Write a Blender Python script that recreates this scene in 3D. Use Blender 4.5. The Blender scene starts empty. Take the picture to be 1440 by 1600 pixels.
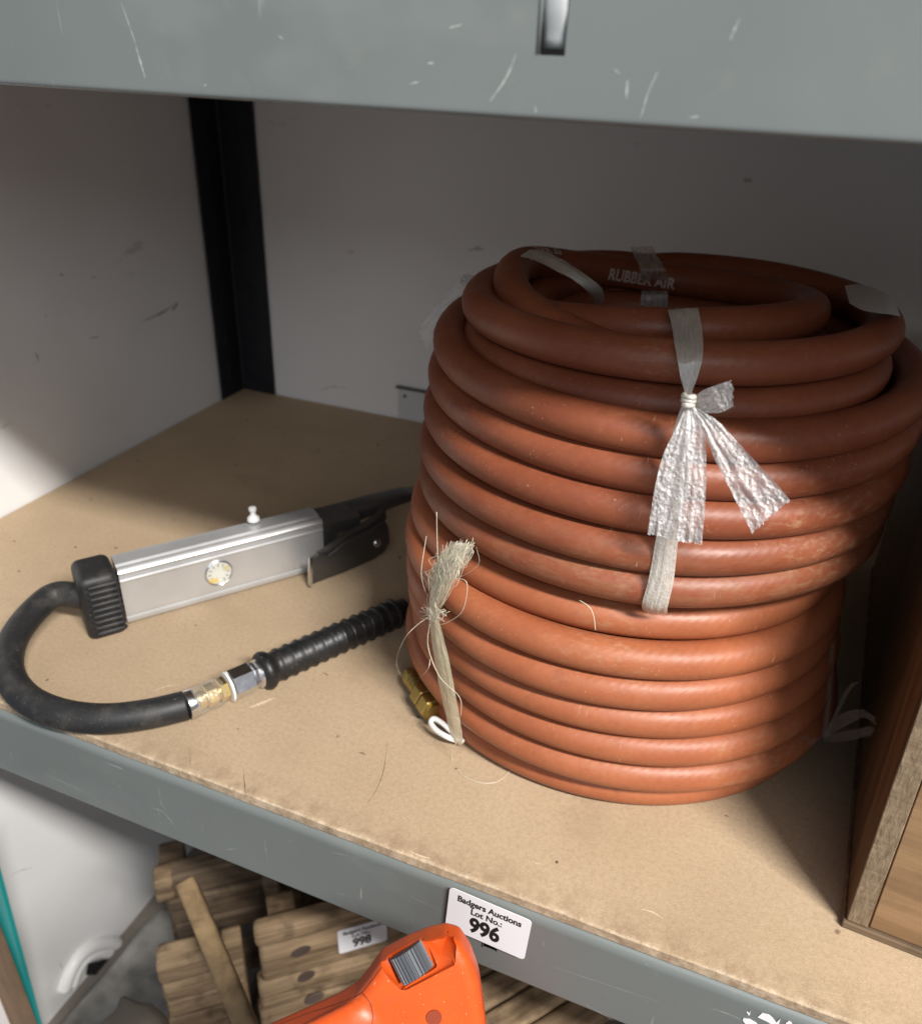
import bpy, bmesh, math, random
import numpy as np
from mathutils import Vector, Matrix, noise
from mathutils.bvhtree import BVHTree
random.seed(7)
scene = bpy.context.scene
col = scene.collection
PI = math.pi

# ------------------------------------------------------------------ camera
CAM = Vector((0.51199, -0.23048, 0.32302))
# image right, image down and view direction of the camera
RIGHT = Vector((0.92690477, 0.37348799, 0.03680032))
DOWN = Vector((0.21162873, -0.43918062, -0.87311721))
FWD = Vector((-0.30993681, 0.81708452, -0.4861194))
F = 1280.0
cd = bpy.data.cameras.new('camera')
cam = bpy.data.objects.new('camera', cd); col.objects.link(cam)
cd.sensor_fit = 'HORIZONTAL'; cd.sensor_width = 36.0; cd.lens = 36.0 * F / 1440.0
cd.clip_start = 0.01; cd.clip_end = 50
m3 = Matrix((RIGHT, -DOWN, -FWD)).transposed()
cam.matrix_world = Matrix.Translation(CAM) @ m3.to_4x4()
cd.dof.use_dof = True; cd.dof.focus_distance = 0.345; cd.dof.aperture_fstop = 13.0
scene.camera = cam

# ------------------------------------------------------------------ world and lamps
w = bpy.data.worlds.new('World'); scene.world = w; w.use_nodes = True
bg = w.node_tree.nodes['Background']
bg.inputs[0].default_value = (0.74, 0.85, 1.0, 1); bg.inputs[1].default_value = 0.24

def area(name, loc, target, sx, sy, watts, colr):
    l = bpy.data.lights.new(name, 'AREA'); l.shape = 'RECTANGLE'; l.size = sx; l.size_y = sy
    l.energy = watts; l.color = colr
    o = bpy.data.objects.new(name, l); col.objects.link(o); o.location = loc
    z = (Vector(loc) - Vector(target)).normalized(); x = Vector((1, 0, 0)); y = z.cross(x).normalized(); x = y.cross(z)
    o.matrix_world = Matrix.Translation(loc) @ Matrix((x, y, z)).transposed().to_4x4()
    return o
area('ceiling_tube_near', (1.58, -0.80, 1.52), (0.4, 0.1, 0.0), 0.85, 0.14, 82.0, (1.0, 0.965, 0.92))
area('ceiling_tube_far', (1.30, -2.52, 1.52), (0.4, 0.1, 0.1), 1.8, 1.1, 20.0, (0.95, 0.97, 1.0))
scene.view_settings.view_transform = 'Standard'; scene.view_settings.look = 'None'
scene.view_settings.exposure = 0.0; scene.view_settings.gamma = 1.0
scene.render.engine = 'CYCLES'
scene.cycles.use_denoising = True
scene.cycles.max_bounces = 8; scene.cycles.transparent_max_bounces = 16
scene.cycles.caustics_reflective = False; scene.cycles.caustics_refractive = False

# ------------------------------------------------------------------ helpers: points
def ray(px, py):
    return RIGHT * (px - 720) + DOWN * (py - 800) + FWD * F
def at_y(px, py, y):
    r = ray(px, py); return CAM + r * ((y - CAM.y) / r.y)
def at_z(px, py, z):
    r = ray(px, py); return CAM + r * ((z - CAM.z) / r.z)
def at_x(px, py, x):
    r = ray(px, py); return CAM + r * ((x - CAM.x) / r.x)
def at_d(px, py, d):
    return CAM + ray(px, py) * (d / F)
def at_cyl(px, py, cx, cy, r):
    d = ray(px, py); ox, oy = CAM.x - cx, CAM.y - cy
    a = d.x * d.x + d.y * d.y; b = ox * d.x + oy * d.y; c = ox * ox + oy * oy - r * r
    q = b * b - a * c
    t = (-b - math.sqrt(q)) / a if q > 0 else -b / a
    return CAM + d * t

# ------------------------------------------------------------------ helpers: objects
WM = {}
def tag(o, label, cat=None, group=None, kind=None):
    if label: o['label'] = label
    if cat: o['category'] = cat
    if group: o['group'] = group
    if kind: o['kind'] = kind
    return o
def thing(name, label, cat, loc=(0, 0, 0), rot=(0, 0, 0), group=None):
    o = bpy.data.objects.new(name, None); col.objects.link(o); o.empty_display_size = 0.02
    o.location = loc; o.rotation_euler = rot
    from mathutils import Euler
    WM[o.name] = Matrix.Translation(Vector(loc)) @ Euler(rot).to_matrix().to_4x4()
    return tag(o, label, cat, group)
def obj(name, me, mat, parent=None, local=False, smooth=False, loc=(0, 0, 0), sharp=None):
    """links a mesh; its vertices are world points (or points of the parent's space when local)"""
    o = bpy.data.objects.new(name, me); col.objects.link(o); me.name = name
    if mat is not None and not me.materials: me.materials.append(mat)
    if smooth:
        me.polygons.foreach_set('use_smooth', [True] * len(me.polygons))
        if sharp: me.set_sharp_from_angle(angle=math.radians(sharp))
    if parent is not None:
        o.parent = parent
        if not local: me.transform(WM[parent.name].inverted())
        WM[o.name] = WM[parent.name].copy()
    else:
        if Vector(loc).length:
            if not local: me.transform(Matrix.Translation(-Vector(loc)))
            o.location = loc
        WM[o.name] = Matrix.Translation(Vector(loc))
    me.update()
    return o
def mesh(verts, faces):
    me = bpy.data.meshes.new('m'); me.from_pydata([tuple(v) for v in verts], [], faces); me.validate(); me.update(); return me
def bm_mesh(bm):
    me = bpy.data.meshes.new('m'); bm.to_mesh(me); bm.free(); return me
def box(x0, x1, y0, y1, z0, z1, bev=0.0, seg=2, cuts=0, jitter=0.0, shear=None):
    bm = bmesh.new(); bmesh.ops.create_cube(bm, size=1.0)
    for v in bm.verts:
        v.co = Vector(((x0 + x1) / 2 + v.co.x * (x1 - x0), (y0 + y1) / 2 + v.co.y * (y1 - y0), (z0 + z1) / 2 + v.co.z * (z1 - z0)))
    if bev: bmesh.ops.bevel(bm, geom=bm.edges[:], offset=bev, segments=seg, profile=0.5, affect='EDGES')
    if cuts: bmesh.ops.subdivide_edges(bm, edges=[e for e in bm.edges if e.calc_length() > 0.01], cuts=cuts, use_grid_fill=True)
    if jitter:
        for v in bm.verts: v.co += noise.noise_vector(v.co * 30) * jitter * .6 + noise.noise_vector(v.co * 230) * jitter * .6
    if shear:
        for v in bm.verts: v.co += shear(v.co)
    return bm_mesh(bm)
def catmull(pts, n):
    pts = [Vector(p) for p in pts]; P = [pts[0] * 2 - pts[1]] + pts + [pts[-1] * 2 - pts[-2]]; out = []
    for i in range(1, len(P) - 2):
        for k in range(n):
            t = k / n
            out.append(0.5 * ((2 * P[i]) + (P[i + 1] - P[i - 1]) * t + (2 * P[i - 1] - 5 * P[i] + 4 * P[i + 1] - P[i + 2]) * t * t + (3 * P[i] - P[i - 1] - 3 * P[i + 1] + P[i + 2]) * t ** 3))
    out.append(P[-2]); return out
def tube(path, rad, n=16, caps=True, up=Vector((0, 0, 1)), uv=True, closed=False):
    path = [Vector(p) for p in path]; N = len(path); V = []; Fc = []
    R = rad if isinstance(rad, (list, tuple)) else [rad] * N
    L = [0.0]
    for i in range(1, N): L.append(L[-1] + (path[i] - path[i - 1]).length)
    prev = None
    for i, p in enumerate(path):
        t = (path[min(i + 1, N - 1)] - path[max(i - 1, 0)]).normalized()
        if prev is None:
            u = up if abs(t.dot(up)) < 0.9 else Vector((1, 0, 0))
            a = (u - t * u.dot(t)).normalized()
        else: a = (prev - t * prev.dot(t)).normalized()
        prev = a; b = t.cross(a)
        for k in range(n):
            th = 2 * PI * k / n
            V.append(p + (a * math.cos(th) + b * math.sin(th)) * R[i])
    for i in range(N - 1):
        for k in range(n):
            Fc.append((i * n + k, i * n + (k + 1) % n, (i + 1) * n + (k + 1) % n, (i + 1) * n + k))
    if caps:
        Fc.append(tuple(range(n - 1, -1, -1))); Fc.append(tuple(range((N - 1) * n, N * n)))
    me = mesh(V, Fc)
    if uv:
        lay = me.uv_layers.new(name='UVMap'); d = np.zeros(len(me.loops) * 2, dtype=np.float32)
        li = 0
        for i in range(N - 1):
            for k in range(n):
                c = (2 * PI * R[i] / n)
                for (ii, kk) in ((i, k), (i, k + 1), (i + 1, k + 1), (i + 1, k)):
                    d[2 * li] = L[ii]; d[2 * li + 1] = kk * c; li += 1
        lay.data.foreach_set('uv', d)
    return me
def lathe(p0, axis, prof, n=32, flats=0):
    """solid of revolution: prof = [(distance along axis, radius)]; flats > 0 gives a prism with that many sides"""
    axis = Vector(axis).normalized(); u = Vector((0, 0, 1)) if abs(axis.z) < 0.9 else Vector((1, 0, 0))
    a = (u - axis * u.dot(axis)).normalized(); b = axis.cross(a); n = flats or n; V = []; Fc = []
    for (s, r) in prof:
        for k in range(n):
            th = 2 * PI * (k + (0.5 if flats else 0)) / n
            V.append(Vector(p0) + axis * s + (a * math.cos(th) + b * math.sin(th)) * r)
    N = len(prof)
    for i in range(N - 1):
        for k in range(n): Fc.append((i * n + k, i * n + (k + 1) % n, (i + 1) * n + (k + 1) % n, (i + 1) * n + k))
    Fc.append(tuple(range(n - 1, -1, -1))); Fc.append(tuple(range((N - 1) * n, N * n)))
    return mesh(V, Fc)
def ribbon(rows, sub=6, ncol=14, wr=0.0006, freq=8.0, seed=0, fold=0.0, ragged=0.0):
    """a strip of thin film: rows = [(left point, right point)], wrinkled lengthwise"""
    Lp = catmull([r[0] for r in rows], sub); Rp = catmull([r[1] for r in rows], sub); V = []; Fc = []; N = len(Lp)
    for i in range(N):
        l, r = Lp[i], Rp[i]; wv = r - l
        t = (Lp[min(i + 1, N - 1)] + Rp[min(i + 1, N - 1)] - Lp[max(i - 1, 0)] - Rp[max(i - 1, 0)])
        nrm = wv.cross(t).normalized()
        if nrm.dot(CAM - l) < 0: nrm = -nrm
        for k in range(ncol + 1):
            u = k / ncol
            q = l + wv * u
            h = 0.55 * noise.noise(Vector((u * freq + seed * 3.1, i * 0.11 * 6 / sub, seed))) + 0.40 * noise.noise(q * 260 + Vector((seed, 0, 0))) + 0.22 * noise.noise(q * 700)
            off = h * wr + fold * math.sin(u * PI) * 0.0015
            e = 0.0
            if ragged and i == N - 1: e = random.uniform(-1, 1) * ragged
            V.append(l + wv * u + nrm * off + t.normalized() * e)
    for i in range(N - 1):
        for k in range(ncol):
            a = i * (ncol + 1) + k; Fc.append((a, a + 1, a + ncol + 2, a + ncol + 1))
    me = mesh(V, Fc)
    lay = me.uv_layers.new(name='UVMap'); d = []
    for p in me.polygons:
        for vi in p.vertices: d += [(vi % (ncol + 1)) / ncol, (vi // (ncol + 1)) / sub]
    lay.data.foreach_set('uv', np.array(d, dtype=np.float32))
    return me
def text_mesh(body, size, bold=0.0, xs=1.0):
    cu = bpy.data.curves.new('t', 'FONT'); cu.body = body; cu.size = size; cu.align_x = 'CENTER'; cu.align_y = 'CENTER'
    cu.offset = bold; cu.resolution_u = 4
    o = bpy.data.objects.new('t', cu); col.objects.link(o)
    bpy.context.view_layer.update()
    dg = bpy.context.evaluated_depsgraph_get(); me = bpy.data.meshes.new_from_object(o.evaluated_get(dg))
    bpy.data.objects.remove(o); bpy.data.curves.remove(cu)
    for v in me.vertices: v.co.x *= xs
    me.materials.clear()
    return me
def frame_mat(o, x, y):
    x = Vector(x).normalized(); y = Vector(y); y = (y - x * y.dot(x)).normalized(); z = x.cross(y)
    return Matrix.Translation(Vector(o)) @ Matrix((x, y, z)).transposed().to_4x4()

# ------------------------------------------------------------------ helpers: materials
class NT:
    def __init__(s, name):
        s.m = bpy.data.materials.new(name); s.m.use_nodes = True; s.t = s.m.node_tree; s.n = s.t.nodes; s.l = s.t.links
        s.b = s.n['Principled BSDF']; s.out = s.n['Material Output']
    def new(s, ty, **kw):
        n = s.n.new(ty)
        for k, v in kw.items():
            if k in n.inputs: n.inputs[k].default_value = v
            else: setattr(n, k, v)
        return n
    def link(s, a, b): s.l.new(a, b)
    def coord(s, kind='Object', scale=(1, 1, 1), rot=(0, 0, 0), loc=(0, 0, 0)):
        c = s.new('ShaderNodeTexCoord'); mp = s.new('ShaderNodeMapping')
        mp.inputs['Scale'].default_value = scale; mp.inputs['Rotation'].default_value = rot; mp.inputs['Location'].default_value = loc
        s.link(c.outputs[kind], mp.inputs['Vector']); return mp.outputs[0]
    def noise(s, vec, scale, detail=4, rough=0.55, dist=0.0):
        n = s.new('ShaderNodeTexNoise'); n.inputs['Scale'].default_value = scale; n.inputs['Detail'].default_value = detail
        n.inputs['Roughness'].default_value = rough; n.inputs['Distortion'].default_value = dist
        s.link(vec, n.inputs['Vector']); return n.outputs['Fac']
    def ramp(s, fac, stops):
        r = s.new('ShaderNodeValToRGB'); e = r.color_ramp.elements
        while len(e) < len(stops): e.new(0.5)
        for el, (p, c) in zip(e, stops):
            el.position = p; el.color = (c, c, c, 1) if isinstance(c, (int, float)) else (*c, 1)
        s.link(fac, r.inputs[0]); return r.outputs[0]
    def mix(s, fac, a, b, mode='MIX'):
        n = s.new('ShaderNodeMix'); n.data_type = 'RGBA'; n.blend_type = mode
        for i, v in ((0, fac), (6, a), (7, b)):
            if hasattr(v, 'is_linked') or hasattr(v, 'node'): s.link(v, n.inputs[i])
            elif isinstance(v, (int, float)): n.inputs[i].default_value = v if i == 0 else (v, v, v, 1)
            else: n.inputs[i].default_value = (*v, 1)
        return n.outputs[2]
    def math(s, op, a, b=0.0, clamp=False):
        n = s.new('ShaderNodeMath'); n.operation = op; n.use_clamp = clamp
        for i, v in ((0, a), (1, b)):
            if hasattr(v, 'node'): s.link(v, n.inputs[i])
            else: n.inputs[i].default_value = v
        return n.outputs[0]
    def bump(s, h, strength, dist, prev=None):
        n = s.new('ShaderNodeBump'); n.inputs['Strength'].default_value = strength; n.inputs['Distance'].default_value = dist
        s.link(h, n.inputs['Height'])
        if prev is not None: s.link(prev, n.inputs['Normal'])
        return n.outputs[0]
    def fin(s, base=None, rough=None, normal=None, metal=None, **kw):
        for k, v in (('Base Color', base), ('Roughness', rough), ('Normal', normal), ('Metallic', metal)):
            if v is None: continue
            if hasattr(v, 'node'): s.link(v, s.b.inputs[k])
            else: s.b.inputs[k].default_value = (*v, 1) if isinstance(v, tuple) else v
        for k, v in kw.items(): s.b.inputs[k.replace('_', ' ')].default_value = v
        return s.m

def m_plain(name, base, rough, var=0.12, metal=0.0, bump=0.15, scale=120, **kw):
    t = NT(name); c = t.coord(); n = t.noise(c, scale); n2 = t.noise(c, scale * 0.12, 3)
    lo = tuple(x * (1 - var) for x in base); hi = tuple(min(1, x * (1 + var)) for x in base)
    r = t.math('ADD', t.math('MULTIPLY', n2, 0.25), rough - 0.12)
    return t.fin(t.ramp(n2, [(0.3, lo), (0.7, hi)]), r, t.bump(n, bump, 0.0004), metal, **kw)

def m_hose(name, lo, hi, dusty, low_dust=False):
    t = NT(name); uv = t.coord('UV'); ob = t.coord()
    n1 = t.noise(ob, 26, 4); n2 = t.noise(ob, 300, 3)
    base = t.ramp(n1, [(0.3, lo), (0.7, hi)])
    base = t.mix(t.ramp(n2, [(0.45, 0.0), (0.8, 0.35)]), base, tuple(x * .72 for x in lo))
    # dusty scuffs and pale rub marks
    st = t.coord('UV', (150, 300, 1)); d1 = t.noise(st, 1.0, 5, 0.7); d2 = t.noise(ob, 14, 2)
    dust = t.math('MULTIPLY', t.ramp(d1, [(0.50, 0.0), (0.74, 1.0)]), t.ramp(d2, [(0.62 - dusty, 0.0), (0.78 - dusty, 1.0)]))
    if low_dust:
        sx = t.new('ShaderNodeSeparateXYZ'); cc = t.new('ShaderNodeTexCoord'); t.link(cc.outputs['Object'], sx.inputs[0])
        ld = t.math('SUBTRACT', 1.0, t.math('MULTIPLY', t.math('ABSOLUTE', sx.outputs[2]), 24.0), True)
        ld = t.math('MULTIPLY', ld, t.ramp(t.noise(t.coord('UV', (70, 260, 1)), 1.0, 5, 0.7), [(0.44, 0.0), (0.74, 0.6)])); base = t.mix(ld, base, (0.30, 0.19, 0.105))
    base = t.mix(t.math('MULTIPLY', dust, 0.55), base, (0.42, 0.29, 0.17))
    sp = t.noise(ob, 900, 2); spm = t.math('MULTIPLY', t.ramp(sp, [(0.68, 0.0), (0.74, 1.0)]), t.ramp(t.noise(ob, 40, 2), [(0.45, 0.0), (0.6, 1.0)]))
    base = t.mix(t.math('MULTIPLY', spm, 0.55), base, (0.58, 0.40, 0.28))
    s2 = t.noise(t.coord('UV', (900, 120, 1), (0, 0, 0.5)), 1.0, 3, 0.6, 0.6); s2 = t.math('MULTIPLY', t.ramp(s2, [(0.66, 0.0), (0.72, 1.0)]), t.ramp(t.noise(ob, 21, 2), [(0.54, 0.0), (0.64, 1.0)]))
    base = t.mix(t.math('MULTIPLY', s2, 0.6), base, (0.52, 0.36, 0.24))
    dk = t.ramp(t.noise(ob, 55, 4, 0.6), [(0.66, 0.0), (0.76, 1.0)])
    base = t.mix(t.math('MULTIPLY', dk, 0.35), base, (0.14, 0.05, 0.028))
    # cloth-wrap imprint: two families of fine slanted ridges
    wv = t.new('ShaderNodeTexWave', wave_type='BANDS', bands_direction='DIAGONAL'); t.link(t.coord('UV', (1, 1, 1)), wv.inputs['Vector'])
    wv.inputs['Scale'].default_value = 140; wv.inputs['Distortion'].default_value = 0.8; wv.inputs['Detail'].default_value = 1
    b = t.bump(wv.outputs['Fac'], 0.11, 0.0003); b = t.bump(n2, 0.22, 0.0004, b); b = t.bump(t.noise(ob, 1400, 2), 0.10, 0.0002, b)
    r = t.math('ADD', t.math('MULTIPLY', t.noise(ob, 60, 4), 0.30), 0.30)
    r = t.math('ADD', r, t.math('MULTIPLY', dust, 0.2), True)
    return t.fin(base, r, b, 0.0, Specular_IOR_Level=0.42)

def m_paint(name='grey_paint', base=(0.172, 0.190, 0.184), seed=0):
    t = NT(name); ob = t.coord()
    base0 = t.ramp(t.noise(ob, 9, 3), [(0.3, tuple(x * 0.93 for x in base)), (0.7, tuple(x * 1.07 for x in base))])
    pm = t.ramp(t.noise(t.coord('Object', (7, 7, 12)), 1.0, 4, 0.6), [(0.56, 0.0), (0.70, 1.0)]); base0 = t.mix(t.math('MULTIPLY', pm, 0.28), base0, (0.33, 0.35, 0.34))
    # hairline scratches and chips
    tot = None
    for i, (rot, sc, th) in enumerate((((0, 0.5, 0), (420, 40, 28), 0.735), ((0, -0.35, 0), (34, 40, 460), 0.74), ((0, 1.1, 0), (360, 30, 20), 0.75))):
        v = t.coord('Object', sc, rot, (seed + i * 3.3, 0, i * 7)); s_ = t.ramp(t.noise(v, 1.0, 2, 0.5, 0.4), [(th - 0.02, 0.0), (th + 0.02, 1.0)])
        g = t.ramp(t.noise(t.coord('Object', (1, 1, 1), (0, 0, 0), (seed + 5 * i, 0, 0)), 22, 2), [(0.5, 0.0), (0.62, 1.0)])
        s_ = t.math('MULTIPLY', s_, g); tot = s_ if tot is None else t.math('MAXIMUM', tot, s_)
    base0 = t.mix(t.math('MULTIPLY', tot, 0.6), base0, (0.55, 0.57, 0.55))
    ds = t.ramp(t.noise(ob, 70, 5, 0.7), [(0.58, 0.0), (0.8, 1.0)]); base0 = t.mix(t.math('MULTIPLY', ds, 0.18), base0, (0.32, 0.30, 0.27))
    r = t.math('ADD', t.math('MULTIPLY', t.noise(ob, 18, 4), 0.24), 0.17)
    b = t.bump(t.noise(ob, 700, 2), 0.05, 0.0002); b = t.bump(t.noise(ob, 22, 2), 0.10, 0.002, b)
    return t.fin(base0, r, b, 0.0, Specular_IOR_Level=0.55)

def m_mdf():
    t = NT('fibreboard'); ob = t.coord()
    a = t.noise(ob, 12, 4); f = t.noise(t.coord('Object', (1, 1, 1)), 420, 5, 0.7); g = t.noise(ob, 1300, 3, 0.7)
    base = t.ramp(a, [(0.3, (0.40, 0.295, 0.188)), (0.7, (0.475, 0.355, 0.235))])
    base = t.mix(t.ramp(f, [(0.42, 0.0), (0.75, 0.5)]), base, (0.27, 0.185, 0.105))
    base = t.mix(t.ramp(g, [(0.5, 0.0), (0.75, 0.5)]), base, (0.60, 0.48, 0.35))
    # faint curved scuffs, brown smudges, dark specks
    sc = t.noise(t.coord('Object', (16, 130, 1), (0, 0, 0.9)), 1.0, 3, 0.5, 1.2); base = t.mix(t.math('MULTIPLY', t.ramp(sc, [(0.70, 0.0), (0.76, 0.5)]), 0.8), base, (0.27, 0.18, 0.11))
    sm = t.ramp(t.noise(ob, 11, 5, 0.65), [(0.56, 0.0), (0.75, 1.0)]); base = t.mix(t.math('MULTIPLY', sm, 0.30), base, (0.20, 0.13, 0.08))
    v = t.new('ShaderNodeTexVoronoi'); v.inputs['Scale'].default_value = 46; t.link(ob, v.inputs['Vector'])
    spk = t.ramp(v.outputs['Distance'], [(0.045, 1.0), (0.085, 0.0)]); spk = t.math('MULTIPLY', spk, t.ramp(t.noise(ob, 60, 2), [(0.56, 0.0), (0.60, 1.0)]))
    base = t.mix(t.math('MULTIPLY', spk, 0.7), base, (0.10, 0.06, 0.035))
    # rubbed front edge: pale fibres and grime
    sx = t.new('ShaderNodeSeparateXYZ'); c = t.new('ShaderNodeTexCoord'); t.link(c.outputs['Object'], sx.inputs[0])
    ed = t.math('SUBTRACT', 1.0, t.math('MULTIPLY', t.math('ABSOLUTE', sx.outputs[1]), 55.0), True)
    edn = t.math('MULTIPLY', ed, t.ramp(t.noise(ob, 90, 5, 0.7), [(0.42, 0.0), (0.62, 1.0)]))
    base = t.mix(t.math('MULTIPLY', edn, 0.45), base, (0.16, 0.10, 0.06))
    edw = t.math('MULTIPLY', t.math('SUBTRACT', 1.0, t.math('MULTIPLY', t.math('ABSOLUTE', sx.outputs[1]), 420.0), True), t.ramp(t.noise(ob, 160, 5, 0.8), [(0.45, 0.0), (0.6, 1.0)]))
    base = t.mix(t.math('MULTIPLY', edw, 0.6), base, (0.66, 0.54, 0.40))
    b = t.bump(f, 0.35, 0.0006); b = t.bump(g, 0.3, 0.0004, b)
    return t.fin(base, 0.72, b, 0.0, Specular_IOR_Level=0.25)

def m_wood(name, light, dark, axis=0, scale=1.0, rough=0.7, stain=0.5):
    t = NT(name); s = [95 * scale] * 3; s[axis] = 7 * scale
    v = t.coord('Object', tuple(s)); oi = t.new('ShaderNodeObjectInfo')
    va = t.new('ShaderNodeVectorMath'); va.operation = 'ADD'; t.link(v, va.inputs[0])
    cm = t.new('ShaderNodeCombineXYZ')
    for i in range(3): t.link(t.math('MULTIPLY', oi.outputs['Random'], 37.0 + 11 * i), cm.inputs[i])
    t.link(cm.outputs[0], va.inputs[1]); v = va.outputs[0]
    g = t.noise(v, 1.0, 5, 0.6, 0.7); base = t.ramp(g, [(0.32, dark), (0.5, tuple((a + b) / 2 for a, b in zip(light, dark))), (0.68, light)])
    ob = t.coord(); st = t.ramp(t.noise(ob, 30, 4, 0.6), [(0.5, 0.0), (0.72, 1.0)])
    base = t.mix(t.math('MULTIPLY', st, stain), base, tuple(x * 0.35 for x in dark))
    fine = t.noise(t.coord('Object', tuple(x * 6 for x in s)), 1.0, 3)
    b = t.bump(g, 0.35, 0.0012); b = t.bump(fine, 0.3, 0.0005, b)
    return t.fin(base, rough, b, 0.0, Specular_IOR_Level=0.3)

def m_sawn():
    t = NT('sawn_end_grain'); ob = t.coord('Object', (500, 60, 150), (0, 0.7, 0)); g = t.noise(ob, 1.0, 4, 0.6, 0.5)
    g2 = t.noise(t.coord('Object', (60, 60, 420), (0, -0.5, 0)), 1.0, 3); o = t.coord()
    base = t.ramp(t.math('ADD', t.math('MULTIPLY', g, 0.7), t.math('MULTIPLY', g2, 0.3)), [(0.36, (0.165, 0.116, 0.073)), (0.66, (0.29, 0.215, 0.14))])
    base = t.mix(t.ramp(t.noise(o, 28, 4), [(0.52, 0.0), (0.75, 0.7)]), base, (0.11, 0.08, 0.055))
    b = t.bump(g, 0.55, 0.0010); b = t.bump(g2, 0.4, 0.0007, b)
    return t.fin(base, 0.8, b, 0.0, Specular_IOR_Level=0.2)

def m_wall():
    t = NT('white_wall_board'); ob = t.coord()
    base = t.ramp(t.noise(ob, 5, 3), [(0.3, (0.78, 0.775, 0.77)), (0.7, (0.84, 0.84, 0.84))])
    mk = t.math('MULTIPLY', t.ramp(t.noise(t.coord('Object', (50, 20, 60), (0.4, 0, 0)), 1.0, 4, 0.6), [(0.66, 0.0), (0.78, 1.0)]), t.ramp(t.noise(ob, 9, 2), [(0.48, 0.0), (0.62, 1.0)]))
    base = t.mix(t.math('MULTIPLY', mk, 0.45), base, (0.22, 0.21, 0.20))
    b = t.bump(t.noise(ob, 260, 3), 0.05, 0.0005); b = t.bump(t.noise(ob, 7, 2), 0.15, 0.01, b)
    return t.fin(base, t.math('ADD', t.math('MULTIPLY', t.noise(ob, 12, 3), 0.2), 0.28), b, 0.0, Specular_IOR_Level=0.45)

def m_film(name, tint, alpha_lo, alpha_hi, rough=0.22, streak=(26, 2.2), crinkle=0.4):
    t = NT(name); uv = t.coord('UV', (streak[0], streak[1], 1)); n = t.noise(uv, 1.0, 5, 0.65); ob = t.coord()
    vo = t.new('ShaderNodeTexVoronoi', feature='SMOOTH_F1'); vo.inputs['Scale'].default_value = 620; vo.inputs['Smoothness'].default_value = .3; t.link(t.mix(0.25, ob, t.coord('Object', (1.7, 1.7, .8), (.4, .2, 0))), vo.inputs['Vector'])
    n2 = t.noise(ob, 900, 3, 0.6, 0.8)
    b = t.bump(n, 0.6, 0.0012); b = t.bump(vo.outputs['Distance'], 0.55 * crinkle, 0.0012, b); b = t.bump(n2, 0.6 * crinkle, 0.0009, b)
    t.fin(t.ramp(n, [(0.3, tuple(x * 0.9 for x in tint)), (0.7, tint)]), rough, b, 0.0, Specular_IOR_Level=1.0)
    tr = t.new('ShaderNodeBsdfTranslucent'); tr.inputs[0].default_value = (*tint, 1); t.link(b, tr.inputs['Normal'])
    mx0 = t.new('ShaderNodeMixShader'); mx0.inputs[0].default_value = 0.2; t.link(t.b.outputs[0], mx0.inputs[1]); t.link(tr.outputs[0], mx0.inputs[2])
    gl = t.new('ShaderNodeBsdfGlossy'); gl.inputs['Roughness'].default_value = rough * 1.6; t.link(b, gl.inputs['Normal'])
    mg = t.new('ShaderNodeMixShader'); mg.inputs[0].default_value = 0.22; t.link(mx0.outputs[0], mg.inputs[1]); t.link(gl.outputs[0], mg.inputs[2])
    tp = t.new('ShaderNodeBsdfTransparent'); mx = t.new('ShaderNodeMixShader')
    t.link(t.ramp(n, [(0.3, alpha_lo), (0.7, alpha_hi)]), mx.inputs[0]); t.link(tp.outputs[0], mx.inputs[1]); t.link(mg.outputs[0], mx.inputs[2])
    t.link(mx.outputs[0], t.out.inputs['Surface']); return t.m

def m_glass(name, tint=(1, 1, 1), alpha=0.2):
    t = NT(name); t.fin(tint, 0.04, None, 0.0, Specular_IOR_Level=0.9)
    tp = t.new('ShaderNodeBsdfTransparent'); mx = t.new('ShaderNodeMixShader'); mx.inputs[0].default_value = alpha
    tp.inputs[0].default_value = (*tint, 1)
    t.link(tp.outputs[0], mx.inputs[1]); t.link(t.b.outputs[0], mx.inputs[2]); t.link(mx.outputs[0], t.out.inputs['Surface']); return t.m

def m_alu():
    t = NT('brushed_aluminium'); v = t.coord('Object', (1400, 1400, 1400)); n = t.noise(v, 0.6, 2); n2 = t.noise(t.coord(), 40, 3)
    return t.fin(t.ramp(n2, [(0.3, (0.56, 0.565, 0.57)), (0.7, (0.63, 0.635, 0.64))]), t.math('ADD', t.math('MULTIPLY', n2, 0.14), 0.30), t.bump(n, 0.06, 0.0003), 0.6)

def m_rubber(name='black_rubber', base=(0.017, 0.017, 0.018), dusty=0.35, rough=0.5):
    t = NT(name); ob = t.coord(); n = t.noise(ob, 60, 5, 0.7)
    c = t.mix(t.math('MULTIPLY', t.ramp(n, [(0.48, 0.0), (0.75, 1.0)]), dusty), base, (0.13, 0.115, 0.095))
    sp = t.ramp(t.noise(ob, 650, 2), [(0.68, 0.0), (0.74, 1.0)]); c = t.mix(t.math('MULTIPLY', sp, 0.35), c, (0.28, 0.25, 0.20))
    return t.fin(c, t.math('ADD', t.math('MULTIPLY', n, 0.25), rough - 0.1), t.bump(t.noise(ob, 500, 3), 0.25, 0.0004), 0.0, Specular_IOR_Level=0.45)

def m_print(name, colr, fade=0.0):
    t = NT(name); n = t.noise(t.coord(), 900, 3)
    return t.fin(t.ramp(n, [(0.3, tuple(min(1, x * (1 + fade)) for x in colr)), (0.7, colr)]), 0.55)

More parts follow.
